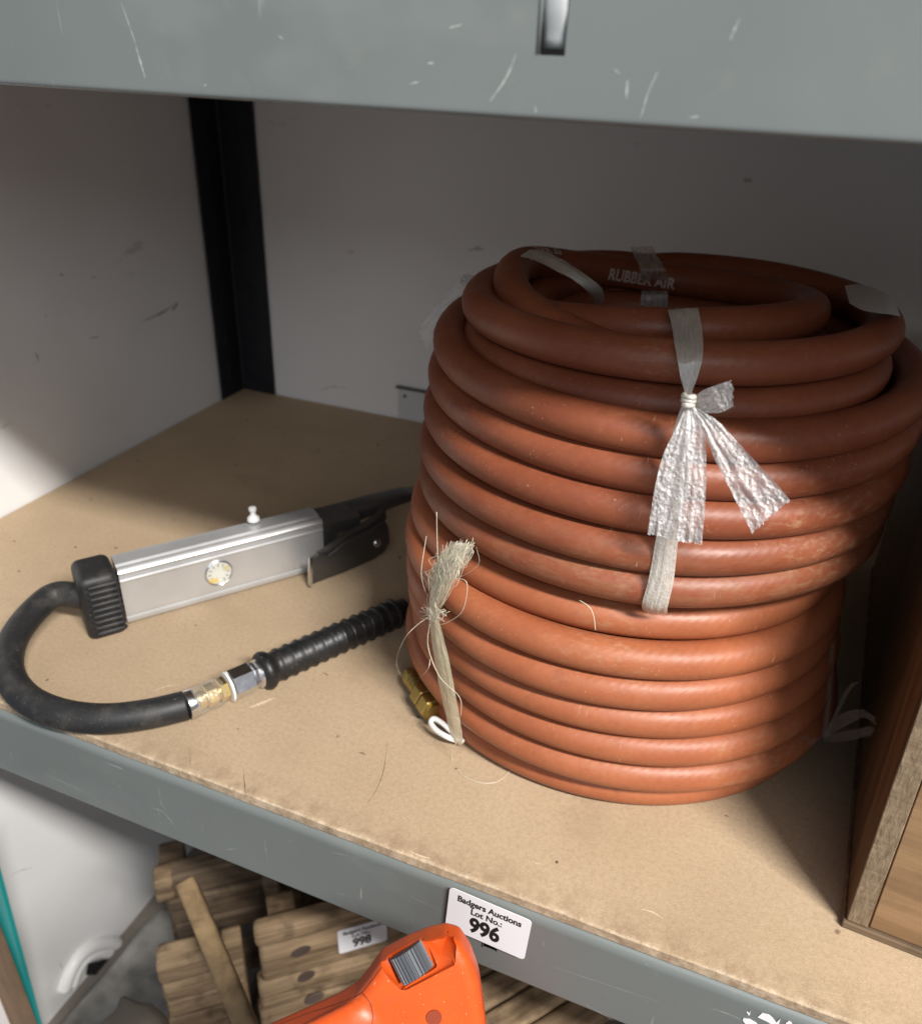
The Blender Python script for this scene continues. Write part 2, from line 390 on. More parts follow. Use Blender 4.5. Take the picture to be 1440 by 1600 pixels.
def m_orange():
    t = NT('orange_plastic'); ob = t.coord(); n = t.noise(ob, 40, 4)
    c = t.ramp(n, [(0.3, (0.62, 0.078, 0.010)), (0.7, (0.70, 0.100, 0.014))])
    sc = t.ramp(t.noise(t.coord('Object', (300, 90, 300), (0.4, 0.5, 0.2)), 1.0, 3), [(0.70, 0.0), (0.76, 1.0)])
    c = t.mix(t.math('MULTIPLY', sc, 0.35), c, (0.85, 0.42, 0.25)); g = t.ramp(t.noise(ob, 90, 5, 0.75), [(0.54, 0.0), (0.74, 1.0)])
    c = t.mix(t.math('MULTIPLY', g, 0.45), c, (0.26, 0.06, 0.025)); g3 = t.ramp(t.noise(ob, 900, 2), [(0.70, 0.0), (0.74, 1.0)]); c = t.mix(t.math('MULTIPLY', g3, 0.5), c, (0.75, 0.45, 0.30))
    return t.fin(c, t.math('ADD', t.math('MULTIPLY', n, 0.2), 0.30), t.bump(t.noise(ob, 1500, 2), 0.14, 0.0003), 0.0, Specular_IOR_Level=0.5)

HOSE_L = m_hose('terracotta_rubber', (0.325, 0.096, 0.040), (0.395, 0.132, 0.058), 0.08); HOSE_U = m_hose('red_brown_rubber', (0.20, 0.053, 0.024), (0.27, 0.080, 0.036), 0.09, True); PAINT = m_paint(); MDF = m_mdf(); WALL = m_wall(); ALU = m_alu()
POST = m_rubber('black_blue_steel', (0.010, 0.011, 0.016), 0.06, 0.5)
RUB = m_rubber(); RUB2 = m_rubber('black_plastic_grip', (0.010, 0.010, 0.011), 0.12, 0.38)
CLAW = m_plain('dark_steel', (0.13, 0.128, 0.122), 0.40, metal=0.8)
STEEL = m_plain('chromed_steel', (0.72, 0.73, 0.75), 0.20, metal=1.0, bump=0.3, scale=260)
BRASS = m_plain('brass', (0.78, 0.56, 0.20), 0.26, metal=1.0)
OLDBRASS = m_plain('dull_brass', (0.50, 0.37, 0.12), 0.42, 0.3, metal=0.9)
FILM = m_film('clear_film', (0.97, 0.96, 0.95), 0.38, 0.92, 0.12, (9, 3.0), 1.0)
BAND = m_film('milky_film', (0.92, 0.88, 0.78), 0.72, 0.95, 0.22, (14, 1.2))
RAFFIA = m_film('yellowed_film', (0.90, 0.80, 0.52), 0.78, 0.98, 0.28, (26, 0.8))
THINFILM = m_film('dusty_film', (0.72, 0.70, 0.66), 0.35, 0.75, 0.2, (10, 1.5))
THREAD = m_plain('pale_thread', (0.80, 0.74, 0.58), 0.35)
WHITEP = m_plain('white_plastic', (0.80, 0.80, 0.78), 0.32, 0.04)
PAPER = m_plain('label_paper', (0.90, 0.89, 0.92), 0.48, 0.03, bump=0.05)
GREYPAPER = m_plain('tag_paper', (0.62, 0.62, 0.62), 0.5, 0.06)
INK = m_print('black_ink', (0.012, 0.010, 0.012)); FADEDINK = m_print('faded_ink', (0.46, 0.36, 0.31), 0.5)
ORANGE = m_orange(); WHEEL = m_plain('grey_rubber_wheel', (0.085, 0.092, 0.105), 0.5)
DARK = m_plain('dark_hole', (0.008, 0.008, 0.009), 0.7)
TEAL = m_plain('teal_paint', (0.012, 0.30, 0.29), 0.4, 0.08)
OLDWOOD = m_wood('weathered_pine', (0.47, 0.335, 0.20), (0.16, 0.105, 0.060), 0, 1.5, 0.75, 0.95)
SHADEWOOD = m_wood('shade_dark_pine', (0.26, 0.185, 0.12), (0.085, 0.060, 0.042), 0, 1.4, 0.8, 0.8)  # pine with the shade under the shelf put into its colour
DARKWOOD = m_wood('grimy_ply_edge', (0.22, 0.155, 0.095), (0.10, 0.065, 0.04), 0, 1.0, 0.75, 0.5)
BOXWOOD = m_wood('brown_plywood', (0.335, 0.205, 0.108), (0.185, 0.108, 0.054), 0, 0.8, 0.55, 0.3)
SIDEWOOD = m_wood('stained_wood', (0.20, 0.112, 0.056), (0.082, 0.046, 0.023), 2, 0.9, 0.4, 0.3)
SAWN = m_sawn()
STONE = m_plain('grey_concrete', (0.27, 0.26, 0.24), 0.85, 0.6, bump=1.0, scale=160)
FLOORM = m_plain('dusty_floor', (0.16, 0.14, 0.12), 0.8, 0.3, bump=0.6)
CLEAR = m_glass('clear_dome', (0.98, 0.98, 0.95), 0.16)
SLEEVE = m_film('clear_sleeve', (0.90, 0.84, 0.70), 0.10, 0.40, 0.1, (3, 3))

# ------------------------------------------------------------------ setting: walls and floor
WX = -0.0118; BY = 0.468
tag(obj('side_wall', box(WX - 0.012, WX, -0.02, BY + 0.012, -0.53, 0.75), WALL), 'white board wall closing the left end of the shelf bay', 'wall', kind='structure')
tag(obj('back_wall', box(WX + 0.0005, 1.30, BY, BY + 0.012, -0.53, 0.75), WALL), 'white board wall behind the shelf and the hose coils', 'wall', kind='structure')
tag(obj('floor', box(-0.6, 1.6, -0.9, BY + 0.01, -0.56, -0.53), FLOORM), 'dusty floor below the shelf', kind='structure')

def smudges(par, lst, mp):
    V = []; Fc = []; rs = random.Random(4)
    for wd, pts in lst:
        path = catmull([mp(a, b) for a, b in pts], 6); n = len(path); b0 = len(V)
        for i, p in enumerate(path):
            t_ = (path[min(i + 1, n - 1)] - path[max(i - 1, 0)]).normalized(); q = Vector((0, -t_.z, t_.y)) if abs(t_.x) < .3 else Vector((-t_.z, 0, t_.x))
            q = q * wd * .5 * (.15 + .85 * math.sin(PI * (i + .3) / (n - .4))) * rs.uniform(.4, 1.4); V += [p - q, p + q]
        for i in range(n - 1): Fc.append((b0 + 2 * i, b0 + 2 * i + 1, b0 + 2 * i + 3, b0 + 2 * i + 2))
    o = obj('smudges', mesh(V, Fc), m_plain('grey_smudge', (0.50, 0.49, 0.48), .6, .3), par); o['kind'] = 'stuff'
WO = {o.name: o for o in col.objects}
smudges(WO['side_wall'], [(.0022, [(222, 502), (250, 490), (275, 474)]), (.0030, [(268, 484), (274, 479), (278, 472)]), (.0026, [(55, 550), (58, 556), (61, 565)]), (.0016, [(140, 528), (150, 527), (155, 526)]), (.0015, [(143, 434), (147, 433), (150, 435)]), (.0012, [(72, 163), (75, 164), (77, 166)]), (.0014, [(92, 430), (96, 429), (100, 431)]), (.0011, [(70, 490), (72, 493), (72, 497)]), (.0014, [(15, 1370), (28, 1362), (50, 1356)]), (.0018, [(93, 1505), (96, 1510), (97, 1514)])], lambda a, b: at_x(a, b, WX + .0003))
smudges(WO['back_wall'], [(.0030, [(730, 392), (745, 388), (757, 390)]), (.0035, [(1160, 282), (1168, 281), (1175, 283)]), (.0020, [(540, 392), (548, 394), (553, 392)]), (.0016, [(500, 610), (520, 604), (545, 607)])], lambda a, b: at_y(a, b, BY - .0003))

# ------------------------------------------------------------------ rack
TABM = m_plain('zinc_tab', (0.46, 0.48, 0.48), 0.3, 0.25, metal=0.3, scale=300)
rack = thing('storage_rack', 'grey painted steel shelf rack with black corner upright', 'rack', (0.0, 0.0, -0.53))
def beam(zb, x0=-0.010, x1=1.25, slot=0.4446, label=None, part='front_beam'):
    """folded steel beam: rounded top, flat face, small return lip at the bottom; a pressed slot in the face"""
    h = 0.0515; prof = []
    prof.append((0.016, zb + h - 0.0005))
    for k in range(7):
        a = PI / 2 * k / 6; prof.append((0.0035 - 0.0055 * math.sin(a), zb + h - 0.0055 + 0.0055 * math.cos(a)))
    s1, s0 = zb + 0.0385, zb + 0.0150
    prof += [(-0.002, zb + h - 0.0062), (-0.002, s1), (-0.002, s0), (-0.002, zb + 0.0021)]
    for k in range(5):
        a = PI / 2 * k / 4; prof.append((-0.0006 - 0.0014 * math.cos(a), zb + 0.0014 - 0.0014 * math.sin(a)))
    prof.append((0.011, zb)); prof.append((0.0115, zb + 0.004))
    xs = [x0, slot - 0.0034, slot + 0.0034, x1]; V = []; Fc = []; n = len(prof)
    for x in xs:
        for (y, z) in prof: V.append((x, y, z))
    si = 9
    for i in range(3):
        for k in range(n - 1):
            if i == 1 and k == si: continue
            Fc.append((i * n + k, i * n + k + 1, (i + 1) * n + k + 1, (i + 1) * n + k))
    me = mesh(V, Fc)
    o = obj(part, me, PAINT, rack, smooth=True, sharp=50)
    sm = o.modifiers.new('thickness', 'SOLIDIFY'); sm.thickness = 0.0013; sm.offset = -1; sm.use_even_offset = True
    wn = o.modifiers.new('normals', 'WEIGHTED_NORMAL'); wn.keep_sharp = True; wn.weight = 90
    if label: o['label'] = label
    # pressed tab in the slot, set back and bent
    bm = bmesh.new(); rows = 10; vs = []
    for r in range(rows + 1):
        t_ = r / rows; z = s0 + 0.0016 + (s1 - s0 - 0.0016) * t_
        dy = 0.0003 - 0.0016 * math.sin(PI * min(1, t_ * 1.1)) ** 2
        vs.append([bm.verts.new((slot - 0.0001 + 0.0036 * (c / 4 - 0.5) * 1.75, -0.0012 + dy + 0.0006 * abs(c / 4 - 0.5) * 2, z)) for c in range(5)])
    for r in range(rows):
        for c in range(4): bm.faces.new((vs[r][c], vs[r][c + 1], vs[r + 1][c + 1], vs[r + 1][c]))
    tb = obj('slot_tab', bm_mesh(bm), TABM, o, smooth=True)
    sm = tb.modifiers.new('thickness', 'SOLIDIFY'); sm.thickness = 0.0012; sm.offset = -1
    # raised edge of the slot
    for sx in (-1,):
        obj('slot_edge', tube([(slot + sx * 0.0036, -0.0020, s0 + 0.0005), (slot + sx * 0.0036, -0.0020, s1)], 0.00045, 8), PAINT, o, smooth=True)
    return o
lob = beam(-0.0572, slot=0.4490, label='lower grey front beam carrying the lot sticker')
upb = beam(0.3090, label='upper grey front beam with scratches')
def scratches(par, lst):
    V = []; Fc = []; rs = random.Random(5)
    for wd, pts in lst:
        path = catmull([at_y(a, b, -.00206) for a, b in pts], 6) if len(pts) > 2 else [at_y(pts[0][0] + (pts[1][0] - pts[0][0]) * k / 6, pts[0][1] + (pts[1][1] - pts[0][1]) * k / 6, -.00206) for k in range(7)]
        n = len(path)
        for i, p in enumerate(path):
            t_ = (path[min(i + 1, n - 1)] - path[max(i - 1, 0)]).normalized(); q = Vector((-t_.z, 0, t_.x)) * wd * .19 * (.25 + .75 * math.sin(PI * (i + .3) / (n - .4))) * rs.uniform(.4, 1.5)
            V += [p - q, p + q]
        b0 = len(V) - 2 * n
        for i in range(n - 1): Fc.append((b0 + 2 * i, b0 + 2 * i + 1, b0 + 2 * i + 3, b0 + 2 * i + 2))
    o = obj('paint_scratches', mesh(V, Fc), m_plain('bare_scratch', (0.38, 0.40, 0.38), .4, .15), par); o['kind'] = 'stuff'
scratches(upb, [(.0007, [(188, 0), (203, 42), (214, 75)]), (.0016, [(212, 72), (219, 95), (227, 122)]), (.0012, [(806, 84), (790, 122), (765, 158)]), (.0011, [(1027, 112), (1012, 145), (1000, 186)]), (.0016, [(980, 125), (978, 153)]), (.0012, [(700, 44), (722, 38)]), (.0016, [(667, 99), (677, 98)]), (.0010, [(640, 131), (655, 127)]), (.0010, [(1140, 62), (1155, 28)]), (.0009, [(435, 55), (443, 62)]), (.0010, [(318, 134), (323, 131)]), (.0010, [(1076, 184), (1092, 181)]), (.0011, [(836, 165), (837, 177)]), (.0009, [(960, 108), (968, 116)])])
scratches(lob, [(.0009, [(236, 1262), (256, 1270), (276, 1296)]), (.0007, [(248, 1230), (252, 1255), (262, 1268)]), (.0007, [(175, 1217), (190, 1234)]), (.0011, [(162, 1183), (178, 1186)]), (.0007, [(290, 1282), (300, 1290)]), (.0006, [(840, 1503), (930, 1533), (1030, 1566)]), (.0007, [(912, 1568), (960, 1596)]), (.0009, [(1108, 1575), (1135, 1584), (1163, 1596)]), (.0006, [(413, 1312), (418, 1345)]), (.0007, [(352, 1328), (372, 1326)]), (.0006, [(16, 1172), (20, 1190)]), (.0008, [(100, 1157), (112, 1161)]), (.0006, [(235, 1268), (262, 1297)]), (.0010, [(1005, 1505), (1018, 1511)]), (.0006, [(60, 1205), (150, 1246)]), (.0008, [(520, 1332), (545, 1338)]), (.0007, [(640, 1400), (690, 1425)])])
def post():
    V = []; Fc = []; x0, y1, wd, th = WX + 0.0015, BY - 0.0015, 0.0385, 0.0018
    prof = [(x0, y1 - wd), (x0, y1), (x0 + wd + 0.002, y1), (x0 + wd + 0.002, y1 - th), (x0 + th + 0.0015, y1 - th), (x0 + th, y1 - th - 0.0015), (x0 + th, y1 - wd)]
    n = len(prof)
    for z in (-0.53, 0.75):
        for p in prof: V.append((*p, z))
    for k in range(n): Fc.append((k, (k + 1) % n, n + (k + 1) % n, n + k))
    Fc += [tuple(range(n - 1, -1, -1)), tuple(range(n, 2 * n))]
    o = obj('upright', mesh(V, Fc), POST, rack); o['label'] = 'black slotted angle upright in the far left corner'
    for i in range(9):      # key slots punched down the two flanges
        z = 0.018 + i * 0.038
        obj('slot', box(x0 + th - 0.0008, x0 + th + 0.0007, y1 - 0.024, y1 - 0.017, z, z + 0.018, 0.0005, 1), DARK, o)
        obj('slot', box(x0 + 0.018, x0 + 0.025, y1 - th - 0.0007, y1 - th + 0.0008, z, z + 0.018, 0.0005, 1), DARK, o)
post()
obj('rear_beam', box(0.03, 1.25, BY - 0.018, BY - 0.004, 0.309, 0.36, 0.002), PAINT, rack)
obj('rear_beam', box(0.03, 1.25, BY - 0.018, BY - 0.004, -0.057, -0.0062, 0.002), PAINT, rack)

def board(z0, z1, name, label):
    bm = bmesh.new(); nx = 240; top = []
    x0, x1 = WX + 0.002, 1.24
    rows = [(0.0, z0), (-0.0004, z0 + 0.0004), (-0.0004, z1 - 0.0008), (0.0005, z1), (0.004, z1), (BY - 0.002, z1), (BY - 0.002, z0)]
    g = []
    for i in range(nx + 1):
        x = x0 + (x1 - x0) * i / nx; r = []
        for j, (y, z) in enumerate(rows):
            e = 0.0
            if j in (1, 2, 3): e = 0.0005 * noise.noise(Vector((x * 23, j, z0))) + 0.0003 * noise.noise(Vector((x * 190, j * 3, z0)))
            dz = 0.0005 * noise.noise(Vector((x * 37, 4, 1))) if j == 3 else 0.0
            r.append(bm.verts.new((x, y + e, z + min(dz, 0))))
        g.append(r)
    for i in range(nx):
        for j in range(len(rows)):
            k = (j + 1) % len(rows); bm.faces.new((g[i][j], g[i][k], g[i + 1][k], g[i + 1][j]))
    bm.faces.new(g[0]); bm.faces.new(g[nx][::-1]); bmesh.ops.recalc_face_normals(bm, faces=bm.faces[:])
    return tag(obj(name, bm_mesh(bm), MDF), label, 'shelf board')
board(-0.0060, 0.0, 'shelf_board', 'tan fibreboard shelf carrying the hose coils and the tyre inflator')
def scuffs(par, lst, mat, name):
    V = []; Fc = []; rs = random.Random(8)
    for wd, pts in lst:
        path = catmull([at_z(a, b, .00012) for a, b in pts], 8); n = len(path); b0 = len(V)
        for i, p in enumerate(path):
            t_ = (path[min(i + 1, n - 1)] - path[max(i - 1, 0)]).normalized(); q = Vector((-t_.y, t_.x, 0)) * wd * .5 * (.2 + .8 * math.sin(PI * (i + .3) / (n - .4))) * rs.uniform(.5, 1.4)
            V += [p - q, p + q]
        for i in range(n - 1): Fc.append((b0 + 2 * i, b0 + 2 * i + 1, b0 + 2 * i + 3, b0 + 2 * i + 2))
    o = obj(name, mesh(V, Fc), mat, par); o['kind'] = 'stuff'
lower_board = [o for o in col.objects if o.name == 'shelf_board'][0]
scuffs(lower_board, [(.0004, [(604, 1165), (600, 1200), (590, 1230), (574, 1256)]), (.0010, [(560, 1176), (566, 1177), (571, 1180)]), (.0004, [(380, 1205), (382, 1225), (384, 1245)]), (.0003, [(296, 1170), (297, 1185), (296, 1196)]), (.0012, [(211, 722), (217, 719), (222, 721)]), (.0009, [(505, 1052), (509, 1053), (512, 1056)]), (.0016, [(770, 640), (800, 646), (830, 650)])], m_plain('brown_scuff', (0.15, 0.10, 0.062), .8, .25), 'dark_scuffs')
scuffs(lower_board, [(.0022, [(390, 1106), (408, 1099), (430, 1090)]), (.0008, [(640, 1330), (655, 1337), (672, 1342)]), (.0006, [(1000, 1420), (1020, 1426), (1036, 1436)]), (.0006, [(240, 1080), (262, 1072), (280, 1070)]), (.0009, [(830, 1345), (838, 1349), (846, 1350)])], m_plain('pale_scuff', (0.60, 0.47, 0.33), .8, .2), 'pale_scuffs')
board(0.3606, 0.3666, 'shelf_board', 'fibreboard shelf lying on the upper beam overhead')

# ------------------------------------------------------------------ hose coils
HA = 0.00865
LT = [(0.4572, 0.1749, 0.1127, 0.1057, 0.0087, -0.0022, 0), (0.4599, 0.1717, 0.1166, 0.1093, 0.0261, -0.0019, 0), (0.4606, 0.1660, 0.1109, 0.1046, 0.0434, 0.0010, -0.0022),
      (0.4579, 0.1672, 0.1110, 0.1066, 0.0607, 0.003, -0.0019), (0.4556, 0.1678, 0.1095, 0.1097, 0.0782, 0.003, -0.0014), (0.4550, 0.1630, 0.1082, 0.1043, 0.0954, -0.0022, -0.0019), (0.4525, 0.1660, 0.1050, 0.0962, 0.1092, -0.004, -0.0012)]
UT = [(0.4609, 0.1797, 0.1123, 0.1154, 0.1308, 0.0130, -0.0017), (0.4611, 0.1776, 0.1124, 0.1139, 0.1480, -0.0011, 0), (0.4628, 0.1780, 0.1129, 0.1119, 0.1654, -0.0087, 0.0005),
      (0.4631, 0.1847, 0.1134, 0.1157, 0.1829, -0.0088, 0.0127), (0.4640, 0.1864, 0.1122, 0.1167, 0.2003, -0.0062, 0.0233),
      (0.4628, 0.1770, 0.0932, 0.0932, 0.2047, 0.018, 0.0), (0.4623, 0.1762, 0.0938, 0.0938, 0.2220, 0.0249, -0.0100),
      None,
      (0.4615, 0.1790, 0.0938, 0.0938, 0.1870, 0.01, 0.0), (0.4615, 0.1790, 0.0938, 0.0938, 0.1690, 0, 0), (0.4615, 0.1790, 0.0938, 0.0938, 0.1515, 0, 0), (0.4615, 0.1790, 0.0938, 0.0938, 0.1335, 0, 0)]
SPI = [(90, .0920, .2205), (130, .080, .2140), (180, .0655, .2125), (225, .0640, .2180), (270, .0645, .2250), (315, .0670, .2280), (360, .0695, .2255), (405, .0712, .2195), (450, .0722, .2165), (495, .0728, .2215), (540, .0734, .2300), (585, .0752, .2245), (630, .0765, .2155), (675, .0762, .2095), (720, .0755, .2070), (765, .0745, .2030), (810, .0738, .1995), (900, .0735, .2000), (990, .0735, .1965), (1080, .0735, .1900), (1170, .080, .1880), (1200, .0900, .1880)]
def tp(t, th):
    c, s = math.cos(th), math.sin(th)
    return Vector((t[0] + t[2] * c, t[1] + t[3] * s, t[4] + t[2] * t[5] * c + t[3] * t[6] * s))
def coil_path(T, n=150, start=90, end=90, bl=34):
    """one hose wound through all turns; it climbs from turn to turn at the back (90 degrees)"""
    pts = []; N = len(T)
    for k in range(N):
        a0 = start if k == 0 else 90; a1 = 450 if k < N - 1 else 360 + end
        if T[k] is None:
            q = catmull([Vector(v) for v in SPI], 24)
            for v in q:
                th = math.radians(v.x); p = Vector((.4555 + v.y * math.cos(th), .1815 + v.y * math.sin(th), v.z))
                if v.x < 120: p = pts[-1].lerp(p, min(1, (v.x - 90) / 30)) if False else p
                pts.append(p)
            continue
        for i in range(n):
            a = a0 + (a1 - a0) * i / n; th = math.radians(a); p = tp(T[k], th)
            if (k > 0 and T[k - 1] is None) and a < 122: continue
            if (k < N - 1 and T[k + 1] is None):
                if a < 90 + bl: 
                    s = 0.5 + 0.5 * (a - 90) / bl; s = s * s * (3 - 2 * s); p = tp(T[k - 1], th).lerp(p, s)
                if a > 440: continue
                pts.append(p); continue
            if k > 0 and T[k - 1] is not None and a < 90 + bl:
                s = 0.5 + 0.5 * (a - 90) / bl; s = s * s * (3 - 2 * s); p = tp(T[k - 1], th).lerp(p, s)
            if k < N - 1 and a > 450 - bl:
                s = 0.5 * (a - (450 - bl)) / bl; s = s * s * (3 - 2 * s); p = p.lerp(tp(T[k + 1], th), s)
            pts.append(p)
    return pts
low = thing('air_hose_coil', 'lower terracotta rubber air hose coil resting on the shelf board, tied with yellowed raffia', 'hose', (0.457, 0.17, 0.0), group='coils of terracotta air hose')
upc = thing('air_hose_coil', 'upper terracotta rubber air hose coil stacked on the other one, tied with clear film knot', 'hose', (0.462, 0.18, 0.122), group='coils of terracotta air hose')
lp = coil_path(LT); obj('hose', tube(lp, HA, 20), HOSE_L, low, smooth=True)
# slight waviness keeps the wound turns from looking machined
up_ = coil_path(UT)
for _ in range(14):
    up_ = [up_[0]] + [up_[i] * .5 + (up_[i - 1] + up_[i + 1]) * .25 for i in range(1, len(up_) - 1)] + [up_[-1]]
up_ = [p + Vector((noise.noise(p * 14), noise.noise(p * 14 + Vector((9, 0, 0))), 0.4 * noise.noise(p * 11 + Vector((0, 5, 0))))) * 0.0011 for p in up_]
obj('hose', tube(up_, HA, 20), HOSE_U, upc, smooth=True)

def path_text(body, lo, hi, deg, phi, size, parent):
    cx_, cy_ = .4555, .1815
    def ang(p): return math.degrees(math.atan2(p.y - cy_, p.x - cx_)) % 360
    ib = min(range(lo, hi), key=lambda i: abs((ang(up_[i]) - deg + 180) % 360 - 180))
    L = [0.0]
    for i in range(1, len(up_)): L.append(L[-1] + (up_[i] - up_[i - 1]).length)
    me = text_mesh(body, size, 0.00026, 0.92)
    bm = bmesh.new(); bm.from_mesh(me); bmesh.ops.subdivide_edges(bm, edges=[e for e in bm.edges if e.calc_length() > .002], cuts=2); bmesh.ops.triangulate(bm, faces=bm.faces[:]); me = bm_mesh(bm)
    for v in me.vertices:
        d = L[ib] - v.co.x; i = ib
        while L[i] < d: i += 1
        while L[i] > d: i -= 1
        p = up_[i].lerp(up_[i + 1], (d - L[i]) / (L[i + 1] - L[i])); t_ = (up_[i + 1] - up_[i]).normalized()
        out = Vector((p.x - cx_, p.y - cy_, 0)); out = (out - t_ * out.dot(t_)).normalized(); u = t_.cross(out); u = u if u.z > 0 else -u
        ph = math.radians(phi) - v.co.y / HA; v.co = p + (out * math.cos(ph) + u * math.sin(ph)) * (HA + .00015)
    return obj('printed_text', me, FADEDINK, parent)
sp0 = min(range(len(up_)), key=lambda i: (up_[i] - Vector((.4555, .1815 + .0722, .2165))).length)
path_text('RUBBER AIR', sp0 - 120, sp0 + 120, 109, 186, .0088, upc)
path_text('BAR 20', sp0, sp0 + 120, 163, 120, .0080, upc)
# --- ties on the upper coil: clear film with a knot in front
def rows_y(lst): return [(at_y(a, b, y), at_y(c, d, y)) for (a, b, c, d, y) in lst]
CUX, CUY = 0.4627, 0.1815
def rows_c(lst): return [(at_cyl(a, b, CUX, CUY, r), at_cyl(c, d, CUX, CUY, r)) for (a, b, c, d, r) in lst]
tie = obj('film_tie', ribbon(rows_y([(1046, 492, 1088, 490, .120), (1043, 484, 1090, 481, .110), (1049, 508, 1095, 506, .094), (1053, 534, 1098, 532, .078), (1058, 562, 1097, 560, .0665), (1063, 590, 1089, 590, .0645), (1069, 612, 1081, 612, .062), (1070, 626, 1081, 626, .058)]), 8, 18, .0007, 9, 1), BAND, upc, smooth=True)
tie['label'] = 'clear film tie with a front knot and long crinkled tails'
obj('film_band', ribbon(rows_c([(1066, 630, 1080, 634, .1275), (1052, 672, 1078, 676, .1265), (1041, 730, 1070, 735, .1262), (1033, 790, 1065, 795, .1260), (1023, 850, 1058, 854, .1258), (1013, 905, 1052, 908, .1262), (1003, 942, 1043, 948, .1255), (1003, 953, 1042, 958, .1190)]), 8, 16, .0007, 7, 2, fold=.8), BAND, tie, smooth=True)
kn = []
for i in range(48):
    t_ = i / 47 * 2 * PI * 3.0; kn.append(at_y(1076 + 7.5 * math.cos(t_) + 1.5 * math.cos(2.3 * t_), 627 + (i / 47 - .5) * 20 + 3 * math.sin(t_ + 1), 0.0535 - 0.0022 * math.sin(t_)))
obj('knot', tube(kn, [0.0009 + 0.0003 * math.sin(i * 0.9) for i in range(48)], 10), BAND, tie, smooth=True)
def film_tail(lst, seed, nc=20, wr=.0013, fr=6, mat=FILM):
    return obj('film_tail', ribbon(rows_y(lst), 10, nc, wr, fr, seed, ragged=.0006), mat, tie, smooth=True)
film_tail([(1072, 632, 1082, 632, .055), (1058, 665, 1084, 668, .052), (1036, 710, 1080, 715, .050), (1023, 760, 1074, 765, .0485), (1016, 805, 1062, 808, .0475), (1011, 836, 1046, 842, .047)], 3)
film_tail([(1074, 632, 1086, 634, .0545), (1072, 668, 1100, 672, .0505), (1066, 720, 1103, 722, .0478), (1060, 780, 1102, 783, .046), (1055, 846, 1096, 852, .0445)], 4)
film_tail([(1078, 634, 1087, 636, .0545), (1094, 662, 1118, 655, .0495), (1110, 705, 1152, 690, .0455), (1136, 757, 1178, 718, .0425), (1156, 795, 1205, 746, .0400), (1174, 833, 1234, 780, .0385)], 5, 26, .0015, 7)
film_tail([(1080, 626, 1082, 636, .0550), (1096, 611, 1102, 645, .0520), (1118, 602, 1124, 645, .0490), (1142, 594, 1147, 634, .0470)], 6, 12, .0008, 6)
# the same kind of tie at the back left and the back of the ring
t2 = obj('film_tie', ribbon([(at_z(812, 400, .2385), at_z(846, 392, .2385)), (at_z(838, 408, .2400), at_z(866, 400, .2400)), (at_z(868, 424, .2380), at_z(892, 414, .2380)), (at_z(900, 440, .2340), at_z(922, 434, .2340)), (at_z(918, 456, .2280), at_z(940, 450, .2280)), (at_z(923, 470, .2180), at_z(944, 468, .2180))], 8, 12, .0009, 4, 7, fold=1.2), BAND, upc, smooth=True)
t2['label'] = 'twisted clear tie crossing the hole at the back left'
obj('film_tail', ribbon(rows_y([(712, 440, 735, 455, .255), (690, 468, 712, 486, .250), (668, 494, 690, 515, .245), (652, 518, 668, 543, .240)]), 8, 10, .0008, 5, 8, ragged=.002), THINFILM, t2, smooth=True)
obj('film_tail', ribbon(rows_y([(742, 430, 744, 440, .262), (728, 428, 732, 444, .258), (718, 432, 722, 447, .255)]), 6, 8, .0012, 5, 18, ragged=.001), FILM, t2, smooth=True)
t3 = obj('film_tie', ribbon([(at_z(984, 386, .2315), at_z(1018, 384, .2315)), (at_z(992, 402, .2320), at_z(1027, 400, .2320)), (at_z(1001, 425, .2290), at_z(1040, 423, .2290)), (at_y(1002, 442, .2490), at_y(1043, 440, .2490)), (at_y(1001, 462, .2440), at_y(1043, 461, .2440)), (at_y(1001, 492, .2440), at_y(1042, 492, .2440))], 8, 14, .0007, 5, 9), THINFILM, upc, smooth=True)
t3['label'] = 'flat clear tie at the back of the ring'
# paper tag stuck over the top turn
tagm = obj('paper_tag', ribbon([(at_z(1319, 446, .2350), at_z(1327, 474, .2335)), (at_z(1338, 444, .2370), at_z(1346, 484, .2355)), (at_z(1362, 449, .2380), at_z(1372, 489, .2362)), (at_z(1384, 459, .2375), at_z(1390, 491, .2360)), (at_z(1399, 474, .2350), at_z(1406, 494, .2335))], 6, 10, .0002, 3, 11), GREYPAPER, upc, smooth=True)
bm = bmesh.new()
for k in range(2):
    for (a, b) in (((1345, 455), (1358, 452)), ((1346, 463), (1360, 460)), ((1348, 471), (1361, 469))):
        p0, p1 = at_z(a[0], a[1] + 2 * k, .2385), at_z(b[0], b[1] + 2 * k, .2385); q = (p1 - p0).normalized() * .0004; r_ = Vector((0, .0006, 0))
        bm.faces.new([bm.verts.new(v) for v in (p0, p1, p1 + r_, p0 + r_)])
obj('printed_mark', bm_mesh(bm), FADEDINK, tagm)

